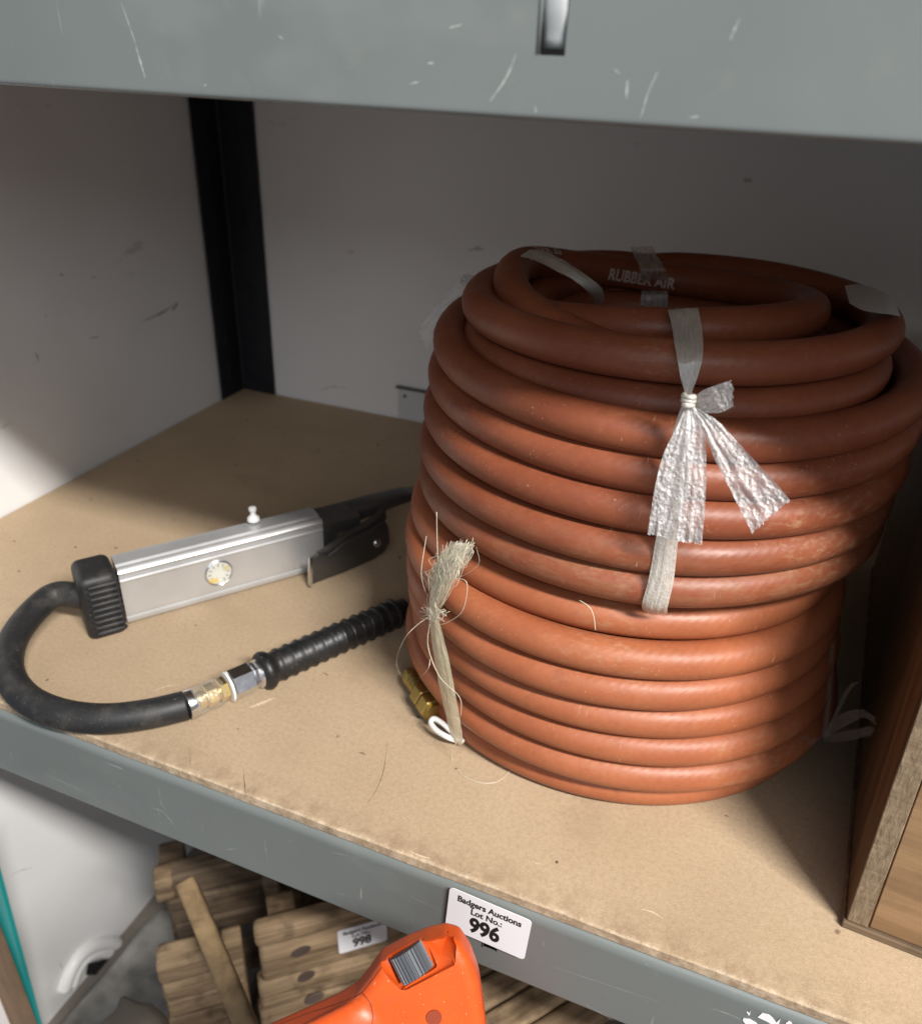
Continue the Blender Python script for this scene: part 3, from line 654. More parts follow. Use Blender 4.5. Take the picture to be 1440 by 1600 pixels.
# --- ties on the lower coil
CLX, CLY = 0.4570, 0.1690
def cl(px, py, r): return at_cyl(px, py, CLX, CLY, r)
raf = obj('raffia_tie', ribbon([(cl(704, 846, .1190), cl(732, 850, .1190)), (cl(696, 868, .1215), cl(720, 870, .1215)), (cl(680, 898, .1240), cl(702, 902, .1240)), (cl(671, 930, .1250), cl(690, 932, .1250)), (cl(670, 962, .1255), cl(685, 962, .1255)), (cl(672, 985, .1245), cl(690, 985, .1245)), (cl(680, 1040, .1240), cl(702, 1036, .1240)), (cl(692, 1100, .1235), cl(713, 1096, .1235)), (cl(704, 1148, .1235), cl(722, 1148, .1235)), (cl(712, 1163, .1225), cl(724, 1162, .1225))], 8, 16, .0007, 9, 12, fold=.6), RAFFIA, low, smooth=True)
raf['label'] = 'yellowed raffia tie with frayed hair at the left front'
obj('tie_loop', tube(catmull([at_z(a, b, z) for a, b, z in ((724, 1158, .005), (704, 1154, .007), (684, 1143, .008), (673, 1130, .009), (678, 1123, .010), (692, 1131, .0095), (708, 1146, .008), (724, 1160, .006))], 6), .0015, 10), WHITEP, raf, smooth=True)
def strand(pts, r=0.00014, mat=THREAD):
    return catmull(pts, 6), r
threads = [
    [cl(669, 964, .127), cl(650, 978, .131), cl(632, 998, .133), at_y(620, 1028, .11), at_y(622, 1048, .108), at_y(634, 1061, .106), at_y(652, 1062, .104), cl(668, 1046, .127), cl(672, 1030, .126)],
    [cl(694, 905, .128), cl(722, 905, .129), cl(730, 918, .129), cl(722, 955, .127), cl(700, 972, .126), cl(688, 976, .126)],
    [cl(664, 925, .127), cl(658, 895, .128), cl(664, 850, .124), cl(666, 838, .123)],
    [cl(671, 975, .126), cl(668, 1005, .126), cl(676, 1035, .126), cl(690, 1062, .126), cl(718, 1090, .125), cl(720, 1120, .124)],
    [cl(690, 880, .127), cl(700, 905, .127), cl(698, 930, .127)], [cl(682, 800, .124), cl(683, 850, .124), cl(686, 900, .127)],
    [cl(655, 955, .128), cl(668, 958, .128), cl(680, 957, .128), cl(693, 956, .127)],
    [cl(712, 1160, .124), at_z(706, 1186, .0006), at_z(718, 1208, .0006), at_z(746, 1222, .0006), at_z(775, 1222, .0006), at_z(800, 1202, .0006)],
    [at_y(650, 1000, .112), at_y(655, 1040, .11), at_y(652, 1070, .108)],
    [cl(905, 938, .121), cl(920, 948, .1225), cl(927, 962, .1225), cl(930, 985, .1225)]]
for pts in threads:
    path, r = strand(pts); obj('loose_thread', tube(path, r, 6), THREAD, raf, smooth=True)
rr = random.Random(3)
V = []; Fc = []
for i in range(300):        # frayed hair at the head of the tie
    px = rr.triangular(680, 744, 722); py = 864 - (px - 690) * 0.22 + rr.gauss(0, 6); ex = 678 + (px - 705) * 0.22 + rr.gauss(0, 4); ey = rr.uniform(890, 955)
    r0 = rr.uniform(.1245, .1285); pp = []
    for q in range(5):
        u = q / 4; sp_ = math.sin(PI * u) * rr.choice((1, 1, 1, 2)); pp.append(cl(px + (ex - px) * u + rr.gauss(0, 5) * sp_, py + (ey - py) * u + rr.gauss(0, 4) * sp_, .1235 + (r0 - .1235) * min(1, u * 2)))
    path = catmull(pp, 4); me = tube(path, rr.uniform(.00005, .00011), 4, uv=False)
    b0 = len(V); V += [v.co.copy() for v in me.vertices]; Fc += [tuple(b0 + k for k in p.vertices) for p in me.polygons]; bpy.data.meshes.remove(me)
for i in range(40):
    px, py = rr.uniform(664, 692), rr.uniform(948, 972); a = rr.uniform(0, 2 * PI); d = rr.uniform(8, 26)
    path = catmull([cl(678, 958, .127), cl(px, py, .128), cl(678 + d * math.cos(a), 958 + d * 0.7 * math.sin(a), .1285)], 4); me = tube(path, .0001, 4, uv=False)
    b0 = len(V); V += [v.co.copy() for v in me.vertices]; Fc += [tuple(b0 + k for k in p.vertices) for p in me.polygons]; bpy.data.meshes.remove(me)
fr = obj('frayed_fibres', mesh(V, Fc), THREAD, raf, smooth=True); fr['kind'] = 'stuff'
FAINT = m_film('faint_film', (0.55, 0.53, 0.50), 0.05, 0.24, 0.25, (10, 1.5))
t4 = obj('film_tie', ribbon(rows_y([(1298, 905, 1309, 908, .155), (1296, 960, 1307, 960, .150), (1293, 1030, 1303, 1030, .140), (1288, 1100, 1299, 1100, .130), (1282, 1150, 1296, 1150, .122)]), 8, 10, .0007, 4, 14, fold=1), FAINT, low, smooth=True)
t4['label'] = 'dusty tie with a torn bow on the shadowed right side'
for i, lst in enumerate(([(1284, 1146, 1288, 1156, .120), (1310, 1118, 1318, 1136, .108), (1345, 1108, 1350, 1122, .100), (1368, 1122, 1366, 1132, .096)], [(1286, 1150, 1288, 1160, .120), (1320, 1142, 1324, 1158, .106), (1362, 1134, 1363, 1150, .097)], [(1288, 1150, 1280, 1152, .118), (1270, 1166, 1252, 1150, .112), (1275, 1182, 1246, 1148, .108)], [(1290, 1148, 1292, 1152, .12), (1318, 1082, 1324, 1086, .11), (1334, 1064, 1340, 1068, .106)])):
    obj('film_tail', ribbon(rows_y(lst), 8, 10, .0010, 5, 15 + i, ragged=.0015), FAINT, t4, smooth=True)

# brass end fitting of the lower hose
ax0, ax1 = Vector((0.3560, 0.1060, 0.0085)), Vector((0.3830, 0.0820, 0.0085)); axd = (ax1 - ax0).normalized()
fit = obj('brass_fitting', lathe(ax0, axd, [(0, .0030), (.0005, .0044), (.004, .0052), (.006, .0052), (.0075, .0044), (.009, .0050), (.0105, .0044), (.012, .0050), (.0135, .0044), (.015, .0050), (.017, .0050), (.036, .0050)], 28), OLDBRASS, low, smooth=True, sharp=35)
obj('hex_nut', lathe(ax0 + axd * .0172, axd, [(0, .0066), (.0008, .0074), (.0072, .0074), (.008, .0066)], flats=6), OLDBRASS, fit)
obj('hex_nut', lathe(ax0 + axd * .0262, axd, [(0, .0066), (.0008, .0074), (.0072, .0074), (.008, .0066)], flats=6), OLDBRASS, fit)

# ------------------------------------------------------------------ tyre inflator
inf = thing('tyre_inflator', 'aluminium tyre inflator with black rubber end cap, looped hose lying on the shelf', 'tyre inflator', (0.19, 0.12, 0.0))
D = Vector((0.5899, 0.8075, 0.0)).normalized(); NF = Vector((D.y, -D.x, 0)); UPV = Vector((0, 0, 1))
O = Vector((0.1690, 0.0850, 0.0012)) + NF * .0025
def ip(s, n, z): return O + D * (s * 1.045 if s > 0 else s) + NF * n + UPV * (z * .955)
# extruded section (n across, z up), front face at n = 0, with beads and a stepped top
H = 0.0425; Wd = 0.024
sec = [(-.002, 0.0), (-.0005, .0006), (0, .002), (0, .0040), (-.0012, .0048), (-.0012, .0062), (-.0003, .0068), (-.0004, .012), (-.0004, .0305), (-.0003, .0318), (.0006, .0326), (.0006, .0336), (-.0003, .0344), (-.0008, .0372), (0.0002, .0380), (.0004, .0395), (-.0004, .0408), (-.0022, .0418), (-.0040, .0412), (-.0055, .0412), (-.0070, .0424), (-.0170, .0424), (-.0185, .0412), (-.0205, .0415), (-.0230, .0400), (-.0240, .0380), (-.0240, .004), (-.0225, .0005)]
def extrude(sec, s0, s1, ns=1):
    V = []; Fc = []; n = len(sec)
    for i in range(ns + 1):
        for (a, z) in sec: V.append(ip(s0 + (s1 - s0) * i / ns, a, z))
    for i in range(ns):
        for k in range(n): Fc.append((i * n + k, i * n + (k + 1) % n, (i + 1) * n + (k + 1) % n, (i + 1) * n + k))
    Fc += [tuple(range(n)), tuple(range((ns + 1) * n - 1, ns * n - 1, -1))]
    bm = bmesh.new(); bm.from_mesh(mesh(V, Fc)); bmesh.ops.recalc_face_normals(bm, faces=bm.faces[:]); return bm_mesh(bm)
obj('body', extrude(sec, 0.0, 0.1285), ALU, inf, smooth=True, sharp=32)
# rubber cap: ribbed boot
bm = bmesh.new(); bmesh.ops.create_cube(bm, size=1.0)
for v in bm.verts: v.co = Vector((v.co.x * .0225, v.co.y * .0300, v.co.z * .0485))
bmesh.ops.bevel(bm, geom=bm.edges[:], offset=.0052, segments=5, profile=0.5, affect='EDGES')
me = bm_mesh(bm)
for v in me.vertices: v.co = ip(v.co.x - .0125, v.co.y - .0095, v.co.z + .0200)
cap = obj('rubber_cap', me, RUB, inf, smooth=True, sharp=60); cap['label'] = 'black ribbed rubber end cap'
for i in range(9):
    z = .0045 + i * .0044; r_ = .00145
    obj('rib', tube([ip(-.0200, .0048, z - .0018), ip(-.0180, .0057, z - .0018), ip(-.0035, .0057, z - .0018), ip(-.0012, .0050, z - .0018)], [.0008, r_, r_, .0009], 10), RUB, cap, smooth=True)
# gauge window: dial, ring, dome
gs, gz = 0.0575, 0.0205
gf = frame_mat(ip(gs, .0002, gz), D, UPV)
g0 = ip(gs, -.0004, gz)
win = obj('gauge_window', lathe(g0, NF, [(0, .0092), (.0009, .0092), (.0014, .0087), (.0011, .0083), (.0005, .0082)], 40), STEEL, inf, smooth=True, sharp=40)
obj('dial', lathe(g0 + NF * .0006, NF, [(0, .0081), (.0002, .0081)], 40), GREYPAPER, win)
bm = bmesh.new()
for k in range(11):
    a = math.radians(-60 + k * 30); c, s = math.cos(a), math.sin(a); p0 = g0 + NF * .00095 + (D * c + UPV * s) * .0050; p1 = g0 + NF * .00095 + (D * c + UPV * s) * .0072; q = (D * -s + UPV * c) * .00028
    bm.faces.new([bm.verts.new(v) for v in (p0 - q, p1 - q, p1 + q, p0 + q)])
obj('dial_marks', bm_mesh(bm), INK, win)
dm = box(-.0070, -.0010, -.0064, -.0030, 0, .00015); dm.transform(frame_mat(g0 + NF * .00085, D, UPV)); obj('dial_band', dm, m_plain('yellow_print', (0.70, 0.50, 0.08), .4), win)
dm = box(.0030, .0068, .0010, .0045, 0, .00015); dm.transform(frame_mat(g0 + NF * .00085, D, UPV)); obj('dial_band', dm, m_plain('yellow_print', (0.50, 0.40, 0.15), .4), win)
prof = [(.0009 + .0030 * math.sin(a), .0086 * math.cos(a)) for a in [PI / 2 * k / 10 for k in range(11)]]
prof[-1] = (.0039, .0002)
obj('dome', lathe(g0, NF, prof, 40), CLEAR, win, smooth=True)
# dark steel trigger claw at the far end
clw = obj('trigger_bracket', extrude([(-.003, .004), (-.0008, .006), (-.0008, .036), (-.004, .040), (-.020, .040), (-.0232, .036), (-.0232, .006), (-.021, .004)], .1285, .156), CLAW, inf, smooth=True, sharp=35)
def plate(pts, n0, n1, name, mat, parent, bev=.0008):
    bm = bmesh.new(); f = bm.faces.new([bm.verts.new(ip(s, n0, z)) for (s, z) in pts]); r = bmesh.ops.extrude_face_region(bm, geom=[f])
    for v in r['geom']:
        if isinstance(v, bmesh.types.BMVert): v.co += NF * (n1 - n0)
    bmesh.ops.recalc_face_normals(bm, faces=bm.faces[:]); bmesh.ops.bevel(bm, geom=bm.edges[:], offset=bev, segments=2, profile=.5, affect='EDGES')
    return obj(name, bm_mesh(bm), mat, parent, smooth=True, sharp=40)
LA, LB = ip(.1235, .0135, 0), ip(.1860, .0020, 0); LD = (LB - LA).normalized(); LN = Vector((LD.y, -LD.x, 0))
def at_lever(px, py, off=0.0):
    r = ray(px, py); return CAM + r * ((LA - CAM).dot(LN) / r.dot(LN)) + LN * off
def lever_plate(pts, n0, n1, name, mat, parent, bev=.0007):
    bm = bmesh.new(); f = bm.faces.new([bm.verts.new(at_lever(a, b, n0)) for (a, b) in pts]); r = bmesh.ops.extrude_face_region(bm, geom=[f])
    for v in r['geom']:
        if isinstance(v, bmesh.types.BMVert): v.co += LN * (n1 - n0)
    bmesh.ops.recalc_face_normals(bm, faces=bm.faces[:]); bmesh.ops.bevel(bm, geom=bm.edges[:], offset=bev, segments=2, profile=.5, affect='EDGES')
    return obj(name, bm_mesh(bm), mat, parent, smooth=True, sharp=40)
lev = lever_plate([(487, 911), (486, 872), (497, 864), (512, 868), (545, 842), (578, 826), (600, 812), (606, 822), (608, 846), (600, 862), (582, 874), (540, 892)], -.0012, .0008, 'trigger_lever', CLAW, inf)
lever_plate([(500, 868), (512, 862), (545, 836), (578, 818), (604, 798), (607, 812), (600, 818), (578, 832), (545, 848), (512, 874)], -.0060, -.0014, 'lever_flange', CLAW, lev, .0006)
plate([(.150, .0270), (.168, .0300), (.190, .0330), (.206, .0350), (.208, .0385), (.196, .0410), (.170, .0415), (.150, .0405)], -.0200, -.0060, 'claw_jaw', CLAW, inf, .0012)
lever_plate([(481, 870), (481, 914), (485.5, 914), (485.5, 870)], -.0004, .0024, 'lever_edge', STEEL, lev, .0003)
obj('rivet', lathe(at_lever(588, 848, .0006), LN, [(0, .0034), (.0008, .0034), (.0016, .0024), (.0019, .0005)], 20), STEEL, lev, smooth=True)
obj('valve_core', tube([ip(.140, .0010, .0215), ip(.152, .0010, .0255)], .0030, 12), BRASS, inf, smooth=True)
# bleed screw standing behind the body
bs = ip(.088, -.018, .0)
obj('bleed_valve', lathe(bs, UPV, [(0, .0016), (.0415, .0016), (.0420, .0042), (.0440, .0040), (.0462, .0018), (.0490, .0016), (.0495, .0026), (.0515, .0026), (.0522, .0014)], 20), WHITEP, inf, smooth=True, sharp=40)
# black hose loop
hp = [ip(-.004, -.0125, .0205), ip(-.018, -.0125, .0205), at_z(90, 929, .0215), at_z(58, 950, .0200), at_z(26, 990, .0170), at_z(13, 1030, .0140), at_z(20, 1066, .0112), at_z(50, 1097, .0094), at_z(102, 1117, .0088), at_z(165, 1123, .0086), at_z(230, 1116, .0086), at_z(292, 1102, .0086)]
hs = obj('hose', tube(catmull(hp, 14), .0081, 22), RUB, inf, smooth=True); hs['label'] = 'looped black rubber hose'
h0 = at_z(292, 1102, .0090); h1 = at_z(636, 950, .0092); AXS = (h1 - h0).normalized(); h1z = h0 + AXS * 0.16
def hx(s): return h0 + AXS * s
obj('ferrule', lathe(hx(-.0005), AXS, [(0, .0079), (.0010, .0082), (.0048, .0080), (.0060, .0066)], 28), STEEL, inf, smooth=True, sharp=40)
br = obj('hose_coupling', lathe(hx(.004), AXS, [(0, .0050), (.004, .0058), (.0060, .0048), (.018, .0048)], 24), BRASS, inf, smooth=True, sharp=40); br['label'] = 'brass coupling inside a clear sleeve'
obj('hex_nut', lathe(hx(.0105), AXS, [(0, .0060), (.0006, .0066), (.0056, .0066), (.0062, .0060)], flats=6), BRASS, br)
obj('hex_nut', lathe(hx(.0182), AXS, [(0, .0064), (.0006, .0070), (.0044, .0070), (.0050, .0064)], flats=6), BRASS, br)
obj('sleeve', lathe(hx(.003), AXS, [(0, .0080), (.003, .0084), (.008, .0078), (.013, .0084), (.0160, .0080), (.018, .0066)], 28), SLEEVE, br, smooth=True)
obj('thread_tape', lathe(hx(.0232), AXS, [(0, .0062), (.0004, .0088), (.0014, .0090), (.0018, .0062)], 30), WHITEP, br, smooth=True, sharp=40)
sw = obj('swivel_nut', lathe(hx(.0248), AXS, [(0, .0078), (.0012, .0088), (.0130, .0088), (.0145, .0078), (.0168, .0074), (.0170, .0066)], flats=6), STEEL, inf, smooth=True, sharp=20); sw['label'] = 'chromed six-sided swivel nut'
obj('washer', lathe(hx(.0415), AXS, [(0, .0080), (.0004, .0086), (.0016, .0086), (.002, .0080)], 30), STEEL, sw, smooth=True, sharp=40)
pr = [(0, .0085), (.0010, .0108), (.0035, .0118), (.0060, .0112), (.0078, .0096)]
s = .0085
while s < .092:
    pr += [(s, .0086 if s > .05 else .0090), (s + .0034, .0087 if s > .05 else .0091), (s + .0040, .0098), (s + .0052, .0100), (s + .0058, .0088)]
    s += .0068
pr += [(.096, .0080), (.104, .0070), (.106, .004)]
gr = obj('ribbed_grip', lathe(hx(.0432), AXS, pr, 32), RUB2, inf, smooth=True, sharp=50); gr['label'] = 'black ribbed rubber grip running behind the coil'

# ------------------------------------------------------------------ card on the back wall
cardt = thing('socket_plate', 'small white plate low on the back wall behind the coils', 'wall plate', (0.20, BY, 0.0))
obj('plate', box(0.1755, 0.262, BY - .0025, BY + .0005, 0.0005, 0.0325, .0008), m_plain('grey_white_plastic', (0.62, 0.63, 0.64), 0.4, .06), cardt)
obj('top_edge', box(0.1735, 0.264, BY - .0045, BY + .0006, 0.0325, 0.0350, .0006), CLAW, cardt)
obj('screw', lathe((0.183, BY - .0024, .0255), (0, -1, 0), [(0, .0018), (.0006, .0018), (.0009, .0010)], 14), CLAW, cardt)

# ------------------------------------------------------------------ wooden box at the right
wb = thing('wooden_box', 'open wooden box of brown plywood with sawn edges standing at the right of the shelf', 'box', (0.5936, 0.0426, 0.0), (0, 0, math.radians(-4.0)))
lean = lambda c: Vector((-0.041 * max(0, c.z - .004), 0, 0))
HB = 0.185
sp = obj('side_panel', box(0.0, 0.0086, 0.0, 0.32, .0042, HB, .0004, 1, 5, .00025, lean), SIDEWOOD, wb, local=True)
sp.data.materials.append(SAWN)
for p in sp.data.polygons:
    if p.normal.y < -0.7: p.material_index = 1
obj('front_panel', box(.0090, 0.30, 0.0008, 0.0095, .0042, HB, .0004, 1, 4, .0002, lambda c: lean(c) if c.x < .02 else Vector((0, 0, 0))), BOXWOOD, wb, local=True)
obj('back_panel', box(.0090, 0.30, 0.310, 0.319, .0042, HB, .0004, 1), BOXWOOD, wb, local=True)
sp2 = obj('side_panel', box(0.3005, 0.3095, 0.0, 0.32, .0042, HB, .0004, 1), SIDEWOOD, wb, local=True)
obj('base_panel', box(-.0012, 0.311, -.0012, 0.321, 0.0003, .0040, .0006, 2, 6, .0003), DARKWOOD, wb, local=True)

# ------------------------------------------------------------------ lot stickers
def sticker(name, label, fm, wd, ht, num, group, small=1.0):
    t_ = thing(name, label, 'label', fm.translation, (0, 0, 0), group)
    bm = bmesh.new(); r = .0022; pts = []
    for (cx_, cy_, a0) in ((wd / 2 - r, ht / 2 - r, 0), (-wd / 2 + r, ht / 2 - r, 90), (-wd / 2 + r, -ht / 2 + r, 180), (wd / 2 - r, -ht / 2 + r, 270)):
        for k in range(6):
            a = math.radians(a0 + 90 * k / 5); pts.append((cx_ + r * math.cos(a), cy_ + r * math.sin(a), 0))
    f = bm.faces.new([bm.verts.new(p) for p in pts]); e = bmesh.ops.extrude_face_region(bm, geom=[f])
    for v in e['geom']:
        if isinstance(v, bmesh.types.BMVert): v.co.z += .00025
    bmesh.ops.recalc_face_normals(bm, faces=bm.faces[:]); me = bm_mesh(bm); me.transform(fm); obj('paper', me, PAPER, t_)
    for (txt, size, x, y, bold, xs) in (('Badgers Auctions', .0056, .0, ht * .315, .00020, .78), ('Lot No.:', .0056, -.0008, ht * .12, .00018, .80), (num, .0142, -.0008, -ht * .20, .00060, .70)):
        me = text_mesh(txt, size, bold, xs); me.transform(fm @ Matrix.Translation((x, y, .00032))); obj('lettering', me, INK, t_)
    return t_
sc_ = Vector((0.44712, -.0034, -.02165))
sticker('lot_sticker', 'white lot number 996 sticker stuck on the lower grey front beam', frame_mat(sc_, (0.0393, 0, -.0020), (0, 0, 1)), .0393, .0291, '996', 'lot number stickers')

# peeled white sticker remnants on the beam
rem = thing('sticker_scrap', 'torn white sticker scraps left on the grey beam at its right end', 'sticker', (0.585, -.003, -.02))
for pts in ([(1160, 1595), (1161, 1592), (1170, 1593), (1182, 1600), (1184, 1612), (1172, 1612)], [(1183, 1590), (1190, 1584), (1200, 1586), (1207, 1592), (1212, 1599), (1217, 1594), (1219, 1592), (1216, 1602), (1212, 1606), (1198, 1597)], [(1166, 1582), (1170, 1584), (1172, 1579), (1171, 1587), (1169, 1587)], [(1227, 1599), (1232, 1596), (1237, 1600), (1230, 1606)]):
    bm = bmesh.new(); f = bm.faces.new([bm.verts.new(at_y(a, b, -.0023)) for a, b in pts]); bmesh.ops.recalc_face_normals(bm, faces=[f])
    e = bmesh.ops.extrude_face_region(bm, geom=[f])
    for v in e['geom']:
        if isinstance(v, bmesh.types.BMVert): v.co.y += .0002
    obj('paper_scrap', bm_mesh(bm), PAPER, rem)

# ------------------------------------------------------------------ orange power tool in front of the beam
tool = thing('power_tool', 'orange plastic power tool handle with a grey ribbed thumbwheel below the beam', 'power tool', at_d(650, 1600, .33))
TD = 0.325; PXM = TD / F
def tq(px, py, w=0.0): return at_d(px, py, TD) - FWD * (w * PXM)        # w: towards the viewer, in pixels of the picture
bm = bmesh.new()
def ball(px, py, r, w=0, fl=0.8):
    c = tq(px, py, w); g = bmesh.ops.create_icosphere(bm, subdivisions=3, radius=r * PXM)
    for v in g['verts']:
        d = v.co.copy(); k = d.dot(FWD); v.co = c + d - FWD * (k * (1 - fl))
def cap_(a, b, n=10):
    for i in range(n + 1):
        t_ = i / n; ball(*[a[k] + (b[k] - a[k]) * t_ for k in range(len(a))])
OUT = [(300, 1700), (400, 1624), (470, 1592), (524, 1568), (556, 1548), (576, 1522), (594, 1496), (636, 1474), (668, 1461), (696, 1455), (718, 1461), (735, 1486), (748, 1522), (756, 1572), (768, 1680), (755, 1770), (330, 1810)]
f = bm.faces.new([bm.verts.new(tq(a, b, 34)) for a, b in OUT]); e = bmesh.ops.extrude_face_region(bm, geom=[f])
for v in e['geom']:
    if isinstance(v, bmesh.types.BMVert): v.co += FWD * (76 * PXM)
bmesh.ops.recalc_face_normals(bm, faces=bm.faces[:])
front = [ed for ed in bm.edges if all(((v.co - CAM).dot(FWD) < TD + 0 * PXM) for v in ed.verts)]; back_ = [ed for ed in bm.edges if all(((v.co - CAM).dot(FWD) > TD) for v in ed.verts)]
bmesh.ops.bevel(bm, geom=front + back_, offset=19 * PXM, segments=5, profile=.5, affect='EDGES')
# the arm is a rounder grip, and a low dome swells the face under the wheel
cap_((420, 1660, 40, 26, .5), (560, 1590, 40, 26, .5))
me = bm_mesh(bm)
tmp = bpy.data.objects.new('tmp', me); col.objects.link(tmp)
rm = tmp.modifiers.new('r', 'REMESH'); rm.mode = 'VOXEL'; rm.voxel_size = .0009
s1 = tmp.modifiers.new('s', 'SMOOTH'); s1.factor = .5; s1.iterations = 9
# thumbwheel pit and thumb scoop are cut out
ub = (RIGHT * math.cos(math.radians(31)) - DOWN * math.sin(math.radians(31))); vb = (RIGHT * math.sin(math.radians(31)) + DOWN * math.cos(math.radians(31))); nb = -FWD
bpy.context.view_layer.update(); e0 = tmp.evaluated_get(bpy.context.evaluated_depsgraph_get()).data
bv0 = BVHTree.FromPolygons([v.co.copy() for v in e0.vertices], [tuple(p.vertices) for p in e0.polygons])
def surf(px, py): return bv0.ray_cast(CAM, ray(px, py).normalized())[0]
nw = (-FWD + vb * -.25).normalized(); nw = (nw - ub * nw.dot(ub)).normalized(); vw = nw.cross(ub); vw = vw if vw.dot(vb) > 0 else -vw
wc = surf(640, 1509)
bm = bmesh.new(); bmesh.ops.create_cube(bm, size=1.0)
for v in bm.verts: v.co = Vector((v.co.x * 65 * PXM, v.co.y * 50 * PXM, v.co.z * 44 * PXM))
bmesh.ops.bevel(bm, geom=bm.edges[:], offset=4 * PXM, segments=3, profile=.5, affect='EDGES'); bmesh.ops.recalc_face_normals(bm, faces=bm.faces[:])
mx_ = Matrix((ub, vw, nw)).transposed()
if mx_.determinant() < 0: mx_ = Matrix((ub, -vw, nw)).transposed()
pit = bm_mesh(bm); pit.transform(Matrix.Translation(wc - nw * 4 * PXM) @ mx_.to_4x4())
def hull_mesh(pts):
    bm = bmesh.new()
    for p in pts: bm.verts.new(p)
    r = bmesh.ops.convex_hull(bm, input=bm.verts[:])
    bmesh.ops.delete(bm, geom=list({g for g in r['geom_interior'] + r['geom_unused'] if isinstance(g, bmesh.types.BMVert)}), context='VERTS')
    bmesh.ops.recalc_face_normals(bm, faces=bm.faces[:]); return bm_mesh(bm)
def dp(px, py, h): return surf(px, py) + nb * (h * PXM)
OUT_S = [(655, 1474), (662, 1462), (700, 1452), (708, 1462), (713, 1478), (711, 1506), (696, 1515), (685, 1509)]
scoop = hull_mesh([dp(a, b, 1) for a, b in OUT_S] + [dp(a, b, 60) for a, b in OUT_S] + [dp(697, 1460, -7), dp(690, 1480, -24), dp(683, 1496, -30), dp(690, 1504, -20)])
OUT_R = [(595, 1503), (623, 1545), (632, 1549), (650, 1534), (668, 1524), (690, 1518), (711, 1508), (688, 1478), (656, 1470)]
rim = hull_mesh([dp(a, b, 40) for a, b in OUT_R] + [dp(a, b, -7) for a, b in OUT_R])
cut = []
for mm in (rim, scoop, pit):
    co = bpy.data.objects.new('cut', mm); col.objects.link(co); cut.append(co)
    bo = tmp.modifiers.new('b', 'BOOLEAN'); bo.operation = 'DIFFERENCE'; bo.object = co; bo.solver = 'EXACT'
bv = tmp.modifiers.new('s2', 'SMOOTH'); bv.factor = .35; bv.iterations = 1
bpy.context.view_layer.update()
me = bpy.data.meshes.new_from_object(tmp.evaluated_get(bpy.context.evaluated_depsgraph_get()))
bvh = BVHTree.FromPolygons([v.co.copy() for v in me.vertices], [tuple(p.vertices) for p in me.polygons])
for o in [tmp] + cut: bpy.data.objects.remove(o)
me.materials.clear(); body = obj('housing', me, ORANGE, tool, smooth=True, sharp=38)
def on_tool(px, py, off=0.0):
    r = ray(px, py).normalized(); h = bvh.ray_cast(CAM, r)
    return (h[0] + h[1] * off) if h[0] is not None else tq(px, py, 45)
# ribbed wheel in the pit
wheel_prof = []
V = []; Fc = []; nr = 27; wr_, wl = 27 * PXM, 20 * PXM
for e in (-1, 1):
    for k in range(nr * 4):
        a = 2 * PI * k / (nr * 4); r = wr_ * (1.0 if k % 4 in (0, 1) else .85)
        V.append(wc - nw * 16 * PXM + vw * (e * wl) + (ub * math.cos(a) + nw * math.sin(a)) * r)
n4 = nr * 4
for k in range(n4): Fc.append((k, (k + 1) % n4, n4 + (k + 1) % n4, n4 + k))
Fc += [tuple(range(n4 - 1, -1, -1)), tuple(range(n4, 2 * n4))]
thw = obj('thumbwheel', mesh(V, Fc), WHEEL, tool); thw['label'] = 'grey ribbed thumbwheel in a recess'
for pts in ([(430, 1604), (480, 1585), (530, 1568), (562, 1554), (580, 1534), (596, 1512)], [(566, 1552), (578, 1568), (582, 1588), (580, 1612)]):
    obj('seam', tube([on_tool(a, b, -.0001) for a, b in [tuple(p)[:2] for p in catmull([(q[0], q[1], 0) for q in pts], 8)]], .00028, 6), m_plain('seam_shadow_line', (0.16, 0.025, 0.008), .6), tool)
sh = on_tool(678, 1590); obj('screw_hole', lathe(sh + FWD * .0006, -FWD, [(0, .0030), (.0012, .0030)], 20), m_plain('orange_hole', (0.26, 0.040, 0.012), .6), tool)
# the body of the tool goes on down to the floor
b0 = tq(560, 1700, -10); obj('motor_housing', lathe((b0.x, b0.y, -.5298), (0, 0, 1), [(0, .060), (.004, .066), (.02, .068), (.16, .066), (.24, .060), (.30, .052), (.40, .042), (b0.z + .5298 - .01, .026), (b0.z + .5298 + .002, .012)], 40), ORANGE, tool, smooth=True, sharp=40)
for i in range(5):
    z = -.50 + i * .03; obj('vent_ring', lathe((b0.x, b0.y, z), (0, 0, 1), [(0, .0655), (.001, .0700), (.007, .0700), (.008, .0655)], 40), WHEEL, tool, smooth=True, sharp=40)

# ------------------------------------------------------------------ wooden crates under the shelf
YAW = math.radians(40.0)
def crate_pt(px, py, d): return at_d(px, py, d)
P0 = at_d(396, 1462, .612)
cr = thing('wooden_crate', 'weathered pine slatted crate with nail stains carrying the lot 998 sticker', 'crate', (P0.x, P0.y, -.5298), (0, 0, YAW), 'slatted pine crates')
zt = P0.z + .5298
def plank(x0, x1, y0, y1, z0, z1, parent, name='plank', bev=.0030, mat=OLDWOOD):
    return obj(name, box(x0, x1, y0, y1, z0, z1, bev, 2, 6, .0006), mat, parent, local=True, smooth=True, sharp=50)
z = zt; CH = [.0190, .0440, .0340, .0330, .034, .034, .034, .034, .034]
for k, hgt in enumerate(CH):
    plank((0, .002, -.002, -.004, -.004, -.003, -.004, -.002, 0)[k], .24, 0, .016, max(0, z - hgt), z - .0012, cr, bev=.0042)
    z -= hgt
